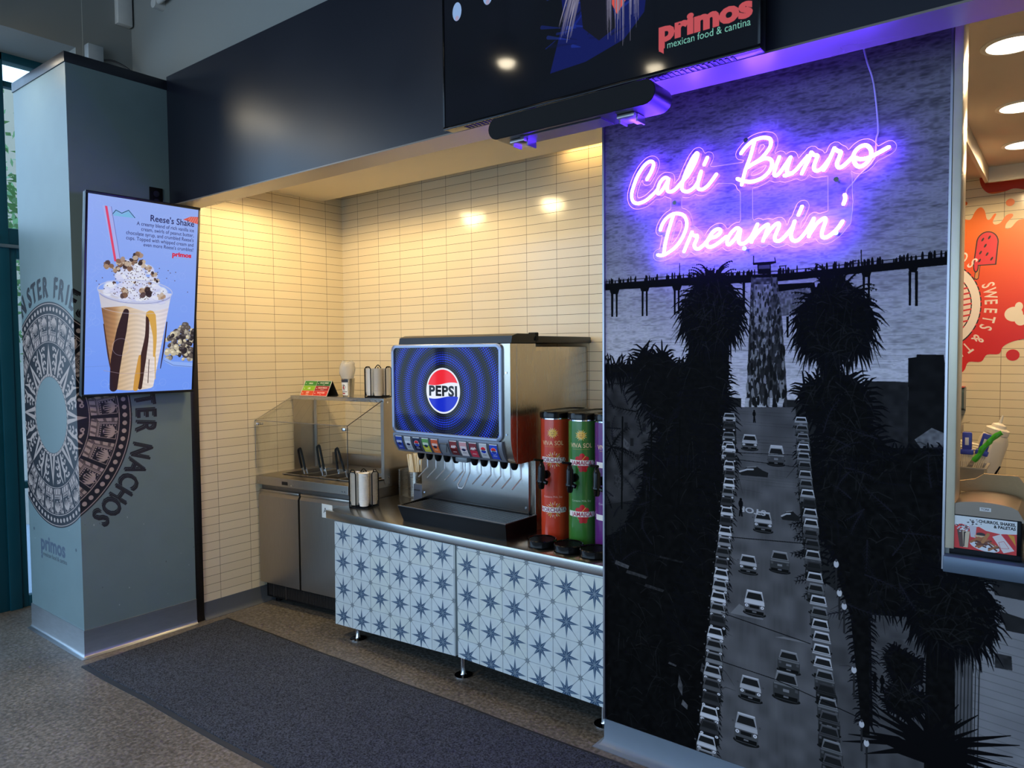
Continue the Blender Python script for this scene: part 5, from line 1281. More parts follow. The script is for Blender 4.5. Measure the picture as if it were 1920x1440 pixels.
# drip tray
mb = MB()
b0, t0 = [(-2.775, 2.637), (-2.085, 2.637), (-2.07, 2.86), (-2.81, 2.86)], [(-2.79, 2.612), (-2.07, 2.612), (-2.07, 2.86), (-2.83, 2.86)]
R = lambda p, z, d=0: [(x + d * (1 if x < -2.4 else -1), y + d * (1 if y < 2.75 else -1), z) for x, y in p]
mb.rings([R(b0, .7176), R(t0, .792), R(t0, .799, .003), R(t0, .799, .012), R(t0, .785, .014)], cap=True)
loc(mb).build('drip_tray', BLACK, sf, 20)
loc(MB().tube([(-2.79, 2.613, .798), (-2.07, 2.613, .798), (-2.07, 2.86, .798)], .0022, 6)).build('tray_rim', P('tray_rim_highlight', rgb(96, 96, 98), .35), sf)  # rim paler than the tray: its edge highlight is put into the colour
mb = MB()
for k in range(13): mb.box((-2.775, 2.632 + k * .0165, .789), (-2.085, 2.6385 + k * .0165, .7975))
for x in (-2.6, -2.42, -2.24): mb.box((x - .003, 2.63, .786), (x + .003, 2.845, .792))
loc(mb).build('drip_grate', P('black_grate', rgb(44, 44, 47), .3), sf, 0)
# lids
LID = P('black_lid_plastic', rgb(24, 23, 23), .38, var=.1)
loc(MB().prism([(-2.80, 2.645, 1.639), (-2.795, 2.648, 1.672), (-2.79, 2.68, 1.683), (-2.79, 2.82, 1.683), (-2.79, 2.835, 1.67), (-2.80, 2.835, 1.639)], (.745, 0, 0))).build('front_lid', LID, sf)
loc(MB().box((-2.80, 2.84, 1.640), (-2.052, 3.342, 1.674), .006)).build('rear_lid', LID, sf)
loc(MB().box((-2.09, 2.825, 1.65), (-2.045, 2.85, 1.69), .003)).build('hinge', BLACKM, sf)
loc(MB().box((-2.0745, 2.70, 1.075), (-2.064, 2.85, 1.634)).box((-2.0745, 2.853, .80), (-2.0715, 3.1, 1.60))).build('side_panel', SFB, sf, 0)

# ------------------------------------------------------------------ three slim drink dispensers and their drip cups
def tower_art(bg, sol, word, deco):
    """unrolled jacket: 0 at left of front face .. circumference; front centre at 150"""
    c = Cv(520 * 1.4, 560 * 1.4, bg, 1.4)
    gold = rgb(236, 190, 84); wh = rgb(238, 232, 224)
    rr = random.Random(sum(map(ord, word)))
    f = 178
    def sun(x, y, r):
        for k in range(16):
            a = 2 * PI * k / 16; c.poly([(x + r * .62 * math.cos(a - .17), y + r * .62 * math.sin(a - .17)), (x + r * (1.05 if k % 2 else .9) * math.cos(a), y + r * (1.05 if k % 2 else .9) * math.sin(a)), (x + r * .62 * math.cos(a + .17), y + r * .62 * math.sin(a + .17))], gold if k % 2 else rgb(244, 224, 160))
        c.ell(x, y, r * .6, r * .6, gold); c.ell(x - r * .2, y - r * .1, r * .1, r * .06, rgb(150, 90, 40)); c.ell(x + r * .2, y - r * .1, r * .1, r * .06, rgb(150, 90, 40)); c.line([(x - r * .2, y + r * .2), (x, y + r * .3), (x + r * .2, y + r * .2)], 2.4, rgb(150, 90, 40))
    sun(f, 62, 27)
    c.text('VIVA SOL', f, 118, 29, rgb(240, 200, 150), 'c', .012, .82); c.text('VIVA', f - 22, 118, 29, wh, 'c', .012, .82) if False else None
    c.line([(f - 38, 125), (f + 38, 125)], 1.6, gold, .7)
    def deco_at(x, y):
        if deco == 'sticks':
            for k in range(22):
                a = 2 * PI * k / 22; c.line([(x + 24 * math.cos(a), y + 24 * math.sin(a)), (x + (33 + 6 * (k % 2)) * math.cos(a), y + (33 + 6 * (k % 2)) * math.sin(a))], 2.6, rgb(236, 190, 120) if k % 2 else wh)
            c.line([(x - 22, y + 26), (x + 24, y - 26)], 7, rgb(196, 140, 60)); c.line([(x - 14, y - 28), (x + 20, y + 26)], 6, rgb(206, 156, 76))
        elif deco == 'flower':
            for k in range(4): c.ell(x + 30 * math.cos(.4 + k * 1.6), y + 22 * math.sin(.4 + k * 1.6), 14, 8, rgb(96, 160, 70), 1, 0, k)
            for k in range(5):
                a = 2 * PI * k / 5 - PI / 2; c.ell(x + 16 * math.cos(a), y - 12 + 16 * math.sin(a), 15, 12, rgb(206, 34, 40), 1, 0, a); c.ell(x + 12 * math.cos(a) + 4, y + 20 + 12 * math.sin(a), 12, 10, rgb(186, 28, 36), 1, 0, a)
            c.line([(x, y - 12), (x + 14, y - 30)], 3, gold)
        else:
            for k in range(7): a = -PI / 2 + (k - 3) * .3; c.line([(x, y - 12), (x + 34 * math.cos(a), y - 12 + 34 * math.sin(a))], [8, 1], rgb(70, 150, 90))
            c.ell(x, y + 16, 17, 24, rgb(230, 190, 60)); 
            for k in range(5): c.line([(x - 15, y + 4 + k * 7), (x + 15, y + 10 + k * 7)], 1.2, rgb(170, 120, 40))
    for y in (186, 418):
        deco_at(f + 4, y); k = 58 if y < 300 else 62
        c.poly([(f - k, y - 13), (f + k, y - 10), (f + k + 8, y + 2), (f + k, y + 14), (f - k, y + 12)], wh)
        c.text(word, f + 2, y + 10, 27, sol, 'c', .016, .84)
    c.text('Contains Milk, Soy', f, 362, 13, wh, 'c', 0, .9, al=.8)
    for k in range(50):
        x = f + rr.uniform(90, 130); y = 120 + rr.random() ** 1.5 * 190; c.ell(x, y, 1.6, 1.6, gold, .9)
    for k in range(6): c.line([(f + 110 + k * 2, 140 + k * 8), (f + 122 + k * 2, 150 + k * 8)], 2.4, gold)
    return c.a
def stadium(xc, y0, y1, r, z, n=16):
    """plan outline, starts at the left rear, runs round the front (-y) to the right rear"""
    out = []
    for k in range(n + 1):
        a = PI + PI * k / n; out.append((xc + r * math.cos(a), y0 + r + r * math.sin(a), z))
    for k in range(n + 1):
        a = PI * k / n; out.append((xc + r * math.cos(a), y1 - r + r * math.sin(a), z))
    return out
TB = P('dispenser_black', rgb(10, 10, 11), .18, var=.05, spec=.35)
SILV = P('dispenser_silver_base', rgb(196, 190, 178), .3, .9)
def tower(xc, name, art, label):
    t = thing('drink_dispenser', label, 'drink dispenser', (xc, 2.89, .7176), 0, 'slim drink dispensers at the counter end')
    r, ya, yb = .0625, -.15, .15
    mb = MB(); bot = stadium(0, ya, yb, r, .004); top = stadium(0, ya, yb, r, .566)
    L = [0]
    for a, b_ in zip(bot[:-1], bot[1:]): L.append(L[-1] + (Vector(a) - Vector(b_)).length)
    tot = L[-1] + (Vector(bot[0]) - Vector(bot[-1])).length
    n = len(bot); fc = L[8] ; sc = 520 / .56
    U = lambda s_: (150 + (s_ - fc) * 930) / 520
    va = [mb.bm.verts.new(p) for p in bot]; vb = [mb.bm.verts.new(p) for p in top]
    for i in range(n):
        j = (i + 1) % n
        f = mb.bm.faces.new((va[i], va[j], vb[j], vb[i])); s0, s1 = L[i], (L[j] if j else tot)
        for l, uv in zip(f.loops, ((U(s0), 0), (U(s1), 0), (U(s1), 1), (U(s0), 1))): l[mb.uv].uv = uv
    mb.build('jacket', IMG(name, art, .22, spec=.5, coat=.3), t, 50)
    mb = MB(); mb.rings([stadium(0, ya + .001, yb - .001, r - .001, .563), stadium(0, ya + .001, yb - .001, r - .001, .577)]); mb.build('steel_band', CHROME, t)
    mb = MB(); mb.rings([stadium(0, ya - .004, yb + .004, r + .004, .572), stadium(0, ya - .005, yb + .005, r + .005, .592), stadium(0, ya - .002, yb + .002, r + .002, .602), stadium(0, ya + .01, yb - .01, r - .01, .604), stadium(0, ya + .012, yb - .012, r - .012, .600)]); mb.build('lid', TB, t, 30)
    mb = MB(); mb.rings([stadium(0, ya + .003, yb, r - .003, 0), stadium(0, ya + .003, yb, r - .003, .006)]); mb.build('foot', BLACKM, t)
    tp = MB(); y = ya - .03; z = .30
    tp.cyl((0, ya + .006, z + .012), (0, ya - .014, z + .012), .020, n=16); tp.cyl((0, ya - .01, z + .012), (0, y, z + .012), .012, n=14)
    tp.lathe([(.010, -.050), (.013, -.045), (.017, -.022), (.0205, -.018), (.0205, -.012), (.017, -.006), (.017, .05), (.013, .058), (.010, .07), (.006, .074)], (0, y - .012, z), 16)
    tp.cyl((-.0, y - .012, z - .012), (.03, y - .012, z - .02), .010, n=10)
    tap = tp.build('tap', TB, t)
    hb = MB(); hb.tube([(0, y - .002, z + .078), (-.004, y - .02, z + .083), (-.014, y - .05, z + .088)], [.007, .006, .0055], 8); hb.build('tap_handle', TB, tap)
    return t
tower(-1.925, 'horchata_wrap', tower_art(rgb(204, 64, 36), rgb(150, 50, 90), 'HORCHATA', 'sticks'), 'slim red horchata drink dispenser nearest the soda fountain')
tower(-1.770, 'jamaica_wrap', tower_art(rgb(58, 118, 46), rgb(170, 40, 70), 'JAMAICA', 'flower'), 'slim green jamaica drink dispenser between the red and the purple one')
tower(-1.630, 'pina_wrap', tower_art(rgb(96, 34, 112), rgb(196, 60, 60), 'PIÑA', 'pine'), 'slim purple drink dispenser half hidden by the mural wall')
for x, w in ((-1.89, 'red'), (-1.747, 'green'), (-1.612, 'purple')):
    d = thing('drip_cup', 'round black drip cup on the counter under the %s dispenser tap' % w, 'drip cup', (x, 2.652, .7176), 0, 'round drip cups')
    MB().lathe([(.058, 0), (.066, .006), (.067, .032), (.064, .036), (.060, .034), (.060, .026)], (0, 0, 0), 32).build('cup', TB, d)
    mb = MB()
    for k in range(9):
        yy = -.048 + k * .012; w_ = math.sqrt(max(0, .058 ** 2 - yy * yy)); mb.box((-w_, yy - .002, .027), (w_, yy + .002, .032))
    mb.build('grid', BLACK, d, 0)

# ------------------------------------------------------------------ refrigerated salsa station with sneeze guard
FW, FK, FD = .785, .117, .60
rf = thing('prep_refrigerator', 'two-door stainless salsa bar refrigerator with clear sneeze guard in the alcove corner', 'refrigerator', (-4.098, 2.634, 0))
def sh(mb):
    for v in mb.bm.verts: v.co.y += FK * v.co.x
    return mb
FST = P('fridge_steel', rgb(176, 168, 158), .32, 1.0, var=.10, scale=5, stretch=(60, 4, 3))
FSD = P('fridge_steel_dark', rgb(120, 116, 112), .38, 1.0, var=.12, scale=5, stretch=(4, 4, 60))
sh(MB().box((0, .03, .135), (FW, FD, .775))).build('cabinet', FSD, rf, 0)
for x0, x1 in ((.004, .356), (.372, FW - .004)):
    d = sh(MB().prism([(x0, .028, .136), (x0, .0, .142), (x0, .0, .700), (x0, .012, .722), (x0, .028, .724)], (x1 - x0, 0, 0))).build('door', FST, rf, 20)
    sh(MB().box((x0, .006, .722), (x1, .032, .738), .003)).build('door_grip', FST, d)
sh(MB().box((.02, .034, .04), (FW - .01, .08, .136))).build('grille_frame', BLACKM, rf, 0)
mb = MB()
for k in range(58): mb.box((.05 + k * .0122, .026, .055), (.056 + k * .0122, .036, .125))
sh(mb).build('grille', P('grille_bars', rgb(58, 54, 52), .45, .4), rf, 0)
for x in (.09, .2, .7): sh(MB().box((x, .024, .05), (x + .006, .036, .13))).build('grille_divider', FSD, rf, 0)
for x in (.05, FW - .06): sh(MB().cyl((x, .1, 0), (x, .1, .05), .022)).build('foot', BLACK, rf)
# deck with an opening for the pans
DZ = .826
sh(MB().box((0, -.012, .771), (FW, .006, DZ), .003).box((0, .0, DZ - .006), (FW, .09, DZ)).box((0, .40, DZ - .006), (FW, FD, DZ)).box((0, .09, DZ - .006), (.11, .40, DZ)).box((.75, .09, DZ - .006), (FW, .40, DZ)).box((FW - .006, .0, .776), (FW, FD, DZ))).build('deck', FST, rf, 0)
sh(MB().box((.11, .09, .64), (.75, .40, .645)).box((.105, .09, .64), (.11, .40, .82)).box((.75, .09, .64), (.755, .40, .82)).box((.11, .085, .64), (.75, .09, .82)).box((.11, .40, .64), (.75, .405, .82))).build('pan_well', FSD, rf, 0)
sh(MB().box((0, FD - .012, DZ), (FW, FD, .905), .002)).build('back_upstand', FST, rf)
for x, z in ((.012, .79), (.03, .79), (.32, .787), (.338, .787), (.74, .79), (.76, .79)): sh(MB().cyl((x, -.011, z), (x, -.015, z), .004, n=8)).build('rivet', CHROME, rf)
sh(MB().box((.235, -.0135, .785), (.285, -.0125, .806))).build('maker_plate', DARKST, rf, 0)
# guard
GZ0, GZ1, SD, SZ = .872, 1.175, .262, 1.319
sh(MB().box((-.002, -.012, GZ0), (FW - .002, -.007, GZ1), .001)).build('front_glass', CLEAR, rf, 0)
mb = MB(); n_ = Vector((0, -(SZ - .012 - GZ1), SD + .008)).normalized() * .005
mb.prism([(-.002, -.010, GZ1), (FW - .002, -.010, GZ1), (FW - .002, SD, SZ - .012), (-.002, SD, SZ - .012)], n_)
sh(mb).build('sloped_glass', CLEAR, rf, 0)
for x, nm in ((FW - .005, 'side_glass'), (.0, 'side_glass')):
    sh(MB().prism([(x, -.006, GZ0 - .03), (x, SD + .01, GZ0 - .03), (x, SD + .01, SZ - .014), (x, -.006, GZ1 - .002)], (.005, 0, 0))).build(nm, CLEAR, rf, 0)
GE = P('glass_edge', rgb(52, 46, 44), .3)
sh(MB().tube([(FW, SD, SZ - .012), (FW, -.010, GZ1), (FW, -.010, GZ0)], .0026, 6)).build('glass_edge_strip', GE, rf)
sh(MB().tube([(-.002, -.010, GZ1), (FW, -.010, GZ1)], .002, 6)).build('glass_edge_strip', P('glass_edge_pale', rgb(120, 116, 112), .25), rf)
sh(MB().tube([(0, -.010, GZ0), (0, -.010, GZ1), (0, SD, SZ - .012)], .0022, 6)).build('glass_edge_strip', P('glass_edge_pale', rgb(120, 116, 112), .25), rf)
for x in (.02, FW - .025): sh(MB().box((x - .014, -.017, GZ1 - .03), (x + .014, -.004, GZ1 - .012), .002).box((x - .004, -.02, GZ1 - .03), (x + .004, .03, GZ1 - .012), .001)).build('glass_clamp', CHROME, rf)
sh(MB().box((-.004, SD - .002, SZ - .024), (FW + .012, SD + .001, SZ), .0008).box((-.004, SD - .002, SZ - .003), (FW + .012, .52, SZ))).build('shelf', STEELH, rf, 0)
sh(MB().box((.003, SD + .01, DZ), (.006, .445, SZ - .004)).box((.003, .437, DZ), (.028, .445, SZ - .004))).build('post', FST, rf, 0)
sh(MB().box((FW + .0, SD + .012, .79), (FW + .004, .52, SZ - .002)).box((FW - .02, SD + .004, .80), (FW + .004, SD + .012, SZ - .002))).build('end_panel', FST, rf, 0)
for z in (1.295, .835, .80): sh(MB().cyl((FW + .004, SD + .035, z), (FW + .007, SD + .035, z), .006, n=10)).build('screw', CHROME, rf)
for z in (.87,): sh(MB().cyl((FW + .004, .49, z), (FW + .007, .49, z), .006, n=10)).build('screw', CHROME, rf)
def fpos(x, d, z): return (-4.098 + x, 2.634 + d + FK * x, z)
PANW = .152
pan0 = None
for k, lb in enumerate(('empty steel food pan nearest the tiled wall, holding the first tongs', 'steel food pan with tongs, second from the wall', 'steel food pan with looped tongs, third from the wall', 'steel food pan behind the cup caddy, farthest from the wall')):
    loc_ = fpos(.113 + k * .159, .094, .70)
    if pan0 is None:
        pan0 = thing('food_pan', lb, 'food pan', loc_, 0, 'steel pans in the salsa bar')
        mb = MB(); R4 = lambda e, z: [(-e, -e + FK * 0, z), (PANW + e, -e + FK * PANW, z), (PANW + e, .30 + e + FK * PANW, z), (-e, .30 + e, z)]
        mb.rings([R4(-.012, .002), R4(-.006, .128), R4(.002, .130), R4(.002, .134), R4(-.008, .134), R4(-.014, .010)])
        mb.build('pan', FST, pan0, 20)
    else:
        copy_tree(pan0, None, loc_, lb)
def tongs(x, d, hx, lean, ht, lb, open_=.022):
    t = thing('serving_tongs', lb, 'tongs', fpos(x, d, .72), 0, 'black handled tongs in the salsa bar')
    tip = Vector((lean, .0, ht))
    for sgn in (-1, 1):
        a = Vector((sgn * open_ + .012, 0.02, .0)); m = a.lerp(tip, .55) + Vector((sgn * open_ * .7, 0, 0))
        mb = MB(); mb.tube([a, a.lerp(m, .5), m], [.006, .0055, .005], 8); arm = mb.build('steel_arm', CHROME, t)
    pts = [Vector((-open_ * .9, .01, 0)).lerp(tip, .52) + Vector((-open_ * .4, 0, 0)), tip + Vector((-.012, 0, -.02)), tip + Vector((-.006, 0, 0)), tip + Vector((.004, 0, .003)), tip + Vector((.014, 0, -.006)), Vector((open_ * 1.2, .01, 0)).lerp(tip, .50) + Vector((open_ * .8, 0, 0))]
    MB().tube(smoothline(pts, 4), .0075, 8).build('black_grip', BLACK, t)
tongs(.19, .20, 0, -.055, .255, 'black handled tongs standing in the pan nearest the wall', .016)
tongs(.35, .20, 0, -.045, .285, 'black handled tongs standing in the middle of the salsa bar', .018)
tongs(.47, .24, 0, -.05, .27, 'looped black tongs spread open in the third pan', .03)

# things on the guard shelf
def card_art():
    c = Cv(480, 230, rgb(225, 222, 214), 1)
    for i, (col, a, b_) in enumerate(((rgb(62, 140, 52), 'VERDE', ''), (rgb(36, 100, 52), 'SALSA VERDE', 'mild'), (rgb(142, 190, 40), 'LIME', ''), (rgb(164, 30, 40), 'SALSA FRESCA', 'medium'), (rgb(224, 82, 44), 'HOT', 'SALSA'), (rgb(214, 50, 40), 'SALSA ROJA', 'hot'))):
        x, y = (i % 2) * 220 + 8, (i // 2) * 74 + 6
        c.rect(x, y, x + (216 if i % 2 == 0 else 244), y + 72, col); cx = x + (112 if i % 2 == 0 else 130)
        c.text(a, cx, y + (36 if b_ else 46), 29, rgb(246, 242, 232), 'c', .02, .84)
        if b_: c.text(b_, cx, y + 60, 20, rgb(240, 232, 220), 'c', .01, .9)
        c.ell(x + 26, y + 38, 9, 6, rgb(246, 242, 232), .8)
    return c.a
tc_ = thing('menu_tent', 'small green and red salsa menu tent card on the sneeze guard shelf', 'menu card', (-4.03, 2.926, SZ), math.atan(FK))
q = [(-.012, 0, 0), (.232, 0, 0), (.232, .052, .096), (-.012, .052, .096)]
MB().quad(*[(x, y - .001, z + .001) for x, y, z in q]).build('menu_face', IMG('salsa_menu_card', card_art(), .35), tc_, 0)
MB().prism([(-.013, 0, 0), (-.013, .052, .098), (-.013, .104, 0), (-.013, .100, 0), (-.013, .052, .092), (-.013, .004, 0)], (.247, 0, 0)).build('holder', P('black_card_holder', rgb(30, 30, 30), .5), tc_, 0)
cup = thing('metal_cup', 'steel cup with sauce label holding a plastic bag on the guard shelf', 'cup', (-3.685, 3.035, SZ))
MB().lathe([(.032, 0), (.034, .003), (.043, .112), (.0445, .114), (.0425, .115), (.0415, .11), (.032, .008)], n=28).build('cup_body', STEELH, cup)
lc = Cv(200, 300, rgb(228, 228, 224), 1); lc.rect(0, 0, 200, 50, rgb(40, 44, 60)); lc.rect(26, 66, 174, 214, rgb(244, 242, 238), 1, 16); lc.ring(100, 140, 40, 48, rgb(40, 40, 44)); lc.ell(96, 150, 22, 30, rgb(190, 40, 44)); lc.ell(106, 116, 16, 14, rgb(60, 60, 62)); lc.rect(20, 226, 180, 236, rgb(30, 30, 34)); lc.rect(20, 252, 130, 274, rgb(160, 34, 44)); lc.text('SAUCE', 100, 208, 26, rgb(30, 30, 36), 'c', .02)
mb = MB(); n = 10
for k in range(n):
    a0, a1 = (-2.25 + 1.5 * k / n), (-2.25 + 1.5 * (k + 1) / n)
    r0_, r1_ = .0348, .0432
    mb.face([(r0_ * math.cos(a0), r0_ * math.sin(a0), .008), (r0_ * math.cos(a1), r0_ * math.sin(a1), .008), (r1_ * math.cos(a1), r1_ * math.sin(a1), .108), (r1_ * math.cos(a0), r1_ * math.sin(a0), .108)], [(k / n, 0), ((k + 1) / n, 0), ((k + 1) / n, 1), (k / n, 1)])
bmesh.ops.remove_doubles(mb.bm, verts=mb.bm.verts, dist=1e-6)
mb.build('paper_label', IMG('sauce_label', lc.a, .5), cup)
bg_ = thing('plastic_bag', 'crumpled clear plastic bag of utensils bulging from the steel cup', 'bag', (-3.685, 3.035, SZ + .06))
mb = MB(); rr = random.Random(6)
R = []
for i, (r, z) in enumerate(((.02, .0), (.030, .02), (.038, .06), (.046, .09), (.05, .12), (.045, .15), (.03, .165), (.012, .16))):
    R.append([((r * rr.uniform(.82, 1.18)) * math.cos(2 * PI * k / 18) - .008 * (z > .05), r * rr.uniform(.82, 1.18) * math.sin(2 * PI * k / 18), z + rr.uniform(-.006, .006)) for k in range(18)])
mb.rings(R); mb.build('bag_film', P('translucent_bag_film', rgb(232, 230, 224), .22, trans=.55, spec=.6), bg_, 60)

# cup caddies with nested portion cups
def cup_mesh(mat, r=.030):
    mb = MB(); mb.lathe([(r * .80, 0), (r * .98, .024), (r * 1.04, .0245), (r * 1.04, .026), (r * .96, .0262), (r * .78, .002)], n=18)
    return mb
CUPC = P('clear_portion_cup', rgb(216, 208, 194), .2, trans=.12, spec=.6); CUPW = P('white_portion_cup', rgb(240, 236, 228), .4)
first_cup = {}
def caddy(where, loc_, h, white_front):
    cam_a = math.atan2(-loc_[1], -loc_[0])
    t = thing('cup_caddy', 'black wire cup caddy of nested portion cups %s' % where, 'cup caddy', loc_)
    mb = MB(); Rz = Matrix.Rotation(cam_a + PI / 4 + .25, 4, 'Z')
    mb.box((-.062, -.062, 0), (.062, .062, .006), .002, Rz); mb.box((-.05, -.05, .006), (.05, .05, .012), .002, Rz)
    mb.build('base', BLACK, t)
    mb = MB()
    for da in (-1.02, 1.02, PI - 1.0, PI + 1.0):
        a = cam_a + da; c = Vector((.074 * math.cos(a), .074 * math.sin(a), 0)); tt = Vector((-math.sin(a + da * -.45), math.cos(a + da * -.45), 0)) * .021
        mb.tube([c - tt + Vector((0, 0, .006)), c - tt + Vector((0, 0, h - .012)), c - tt * .6 + Vector((0, 0, h)), c + tt * .6 + Vector((0, 0, h)), c + tt + Vector((0, 0, h - .012)), c + tt + Vector((0, 0, .006))], .0033, 6)
    mb.tube(smoothline([(.02 * math.cos(cam_a + 1.57), .02 * math.sin(cam_a + 1.57), h - .01), (0, 0, h + .012), (-.02 * math.cos(cam_a + 1.57), -.02 * math.sin(cam_a + 1.57), h - .01)], 4), .003, 6)
    mb.cyl((0, 0, .01), (0, 0, h), .003, n=8)
    mb.build('wire_loops', BLACK, t)
    for slot, da in (('left', PI / 2), ('front', 0), ('right', -PI / 2)):
        a = cam_a - da if False else cam_a + {'left': -PI / 2, 'front': 0, 'right': PI / 2}[slot]
        x, y = loc_[0] + .047 * math.cos(a), loc_[1] + .047 * math.sin(a)
        white = (slot == 'front') == white_front
        kind = 'white' if white else 'clear'
        n = int((h - .03) / .0095)
        for k in range(n):
            p = (x, y, loc_[2] + .0125 + k * .0095)
            lb = 'nested %s portion cup in the %s slot of the wire caddy %s' % (kind, {'left': 'left-hand', 'front': 'front', 'right': 'right-hand'}[slot], where)
            gp = '%s portion cups in the %s slot of the caddy %s' % (kind, slot, where)
            if kind not in first_cup:
                o = cup_mesh(None).build('portion_cup', CUPW if white else CUPC); o.location = p
                first_cup[kind] = tag(o, lb, 'portion cup', gp)
            else:
                o = copy_tree(first_cup[kind], None, p, lb); o['group'] = gp
caddy('on the counter end', (-3.205, 2.74, .7176), .205, True)
caddy('on the guard shelf', (-3.445, 3.075, SZ), .19, False)

# straw box behind
sb_ = thing('napkin_box', 'open stainless box against the fridge side holding wrapped straws', 'box', (-3.09, 3.18, .7176))
MB().box((-.18, -.11, 0), (.2, .12, .004)).box((-.18, -.11, 0), (-.168, -.095, .165), .001).box((-.18, -.11, 0), (-.176, .12, .165)).box((-.18, .116, 0), (.2, .12, .165)).box((.196, -.11, 0), (.2, .12, .165)).build('box_shell', STEEL, sb_, 0)
sc_ = thing('straw_bin', 'small steel bin of straws inside the open box', 'bin', (-3.178, 3.128, .7216))
MB().lathe([(.046, 0), (.048, .002), (.05, .15), (.0475, .15), (.045, .006)], n=24).build('bin_body', STEEL, sc_)
rr = random.Random(8); st0 = None
PAPER = P('straw_paper', rgb(232, 222, 196), .7)
for k in range(26):
    a = rr.uniform(0, 2 * PI); r = .036 * math.sqrt(rr.random()); lx, ly = rr.uniform(-.30, .05), rr.uniform(-.10, .12)
    p = (-3.178 + r * math.cos(a), 3.128 + r * math.sin(a), .73)
    if st0 is None:
        st0 = tag(MB().cyl((0, 0, 0), (0, 0, .245), .0042, n=8).build('wrapped_straw', PAPER), 'paper wrapped straw standing in the small steel bin', 'straw', 'wrapped straws in the bin'); o = st0
    else: o = copy_tree(st0)
    o.location = p; o.rotation_euler = (-ly * .5, lx * .5, 0)
gb = thing('plastic_holder', 'small slate blue plastic holder behind the drip tray', 'holder', (-3.03, 3.01, .7176))
MB().box((-.04, -.012, 0), (.14, .02, .108), .008).build('holder_body', P('slate_blue_plastic', rgb(74, 86, 108), .35), gb)
MB().box((-.03, -.0135, .07), (.02, -.0115, .076)).build('print_line', P('dark_print', rgb(30, 34, 44), .5), gb, 0)

# ------------------------------------------------------------------ serving window: ledge, napkin dispenser, kitchen counter
struct('ledge', MB().box((-.2965, 2.462, .937), (1.6, 2.80, .985), .003), P('ledge_blue_grey', rgb(92, 106, 122), .35, .3, var=.05))
def ad_art():
    c = Cv(620, 400, rgb(226, 226, 226), 1)
    c.poly([(0, 120), (90, 96), (180, 130), (260, 110), (330, 150), (470, 170), (620, 150), (620, 400), (0, 400)], rgb(214, 52, 52))
    rr = random.Random(3)
    c.text('CHURROS, SHAKES,', 608, 58, 48, rgb(18, 18, 20), 'r', .04, 1, fit=352); c.text('& PALETAS', 608, 104, 48, rgb(18, 18, 20), 'r', .04, 1, fit=206)
    c.poly([(46, 170), (176, 180), (158, 380), (76, 380)], rgb(86, 62, 54)); c.poly([(100, 180), (172, 182), (156, 380), (112, 380)], rgb(214, 190, 160)); c.poly([(112, 190), (128, 190), (122, 370), (112, 370)], rgb(52, 34, 32))
    for k in range(60): c.ell(110 + rr.gauss(0, 34), 140 + rr.gauss(0, 22), rr.uniform(5, 13), rr.uniform(4, 9), rgb(*rr.choice([(230, 228, 230), (238, 236, 234), (60, 46, 48), (212, 208, 214)])))
    c.poly([(165, 100), (238, 110), (228, 250), (182, 244)], rgb(206, 196, 204))
    for k in range(34): c.ell(200 + rr.gauss(0, 26), 66 + rr.gauss(0, 16), rr.uniform(4, 12), 6, rgb(*rr.choice([(226, 224, 228), (40, 32, 36), (60, 44, 46)])))
    c.ell(280, 200, 44, 22, rgb(46, 30, 36)); c.poly([(220, 214), (320, 214), (320, 236), (220, 236)], rgb(214, 182, 140))
    c.ell(318, 336, 146, 62, rgb(226, 226, 230), 1, 0, .2)
    for k in range(16):
        x, y, a = 320 + rr.gauss(0, 48), 300 + rr.gauss(0, 30), rr.uniform(-.9, .9); c.line([(x - 50 * math.cos(a), y - 50 * math.sin(a)), (x + 50 * math.cos(a), y + 50 * math.sin(a))], rr.uniform(18, 26), rgb(*rr.choice([(116, 62, 42), (150, 88, 52), (92, 46, 34), (170, 104, 60)])))
    c.line([(300, 290), (350, 190)], 34, rgb(186, 124, 70))
    c.poly([(390, 210), (470, 170), (600, 350), (500, 392)], rgb(232, 214, 212)); c.poly([(478, 166), (530, 160), (610, 300), (598, 340)], rgb(210, 40, 50)); c.poly([(534, 160), (596, 170), (612, 290)], rgb(222, 150, 44)); c.line([(452, 270), (500, 250), (550, 330), (470, 340), (452, 270)], 5, rgb(206, 110, 110))
    return c.a
nd_ = thing('napkin_dispenser', 'black and steel napkin dispenser with shakes advert on the serving window ledge', 'napkin dispenser', (-.198, 2.60, .985))
MB().box((-.093, -.10, .0), (.093, .09, .125), .008).build('body', P('dispenser_body', rgb(16, 16, 18), .25), nd_)
hood = []
for k in range(13):
    t = k / 12; x = -.096 + .192 * t; hood.append((x, -.104, .120 + .032 * min(1, 9 * t, 9 * (1 - t)) ** .5 + .013 * math.sin(PI * t)))
MB().prism([(-.096, -.104, .116)] + hood + [(.096, -.104, .116)], (0, .20, 0)).build('steel_hood', P('bronze_steel_hood', rgb(128, 114, 102), .36, 1.0, var=.05), nd_)
MB().box((-.09, -.106, .02), (.09, -.100, .122), .003).build('front_frame', BLACK, nd_)
MB().quad((-.079, -.1065, .022), (.079, -.1065, .022), (.079, -.1065, .119), (-.079, -.1065, .119)).build('advert_card', IMG('churro_advert', ad_art(), .3), nd_, 0)
tk = Cv(180, 60, rgb(214, 208, 204), 1); tk.text('TORK', 90, 46, 46, rgb(70, 62, 66), 'c', .02, 1.1)
MB().quad((-.012, -.1050, .139), (.016, -.1050, .139), (.016, -.1050, .150), (-.012, -.1050, .150)).build('maker_badge', IMG('maker_badge', tk.a, .4), nd_, 0)
bgp = thing('paper_bag', 'flat brown paper bag standing behind the napkin dispenser', 'paper bag', (-.2, 2.735, .985))
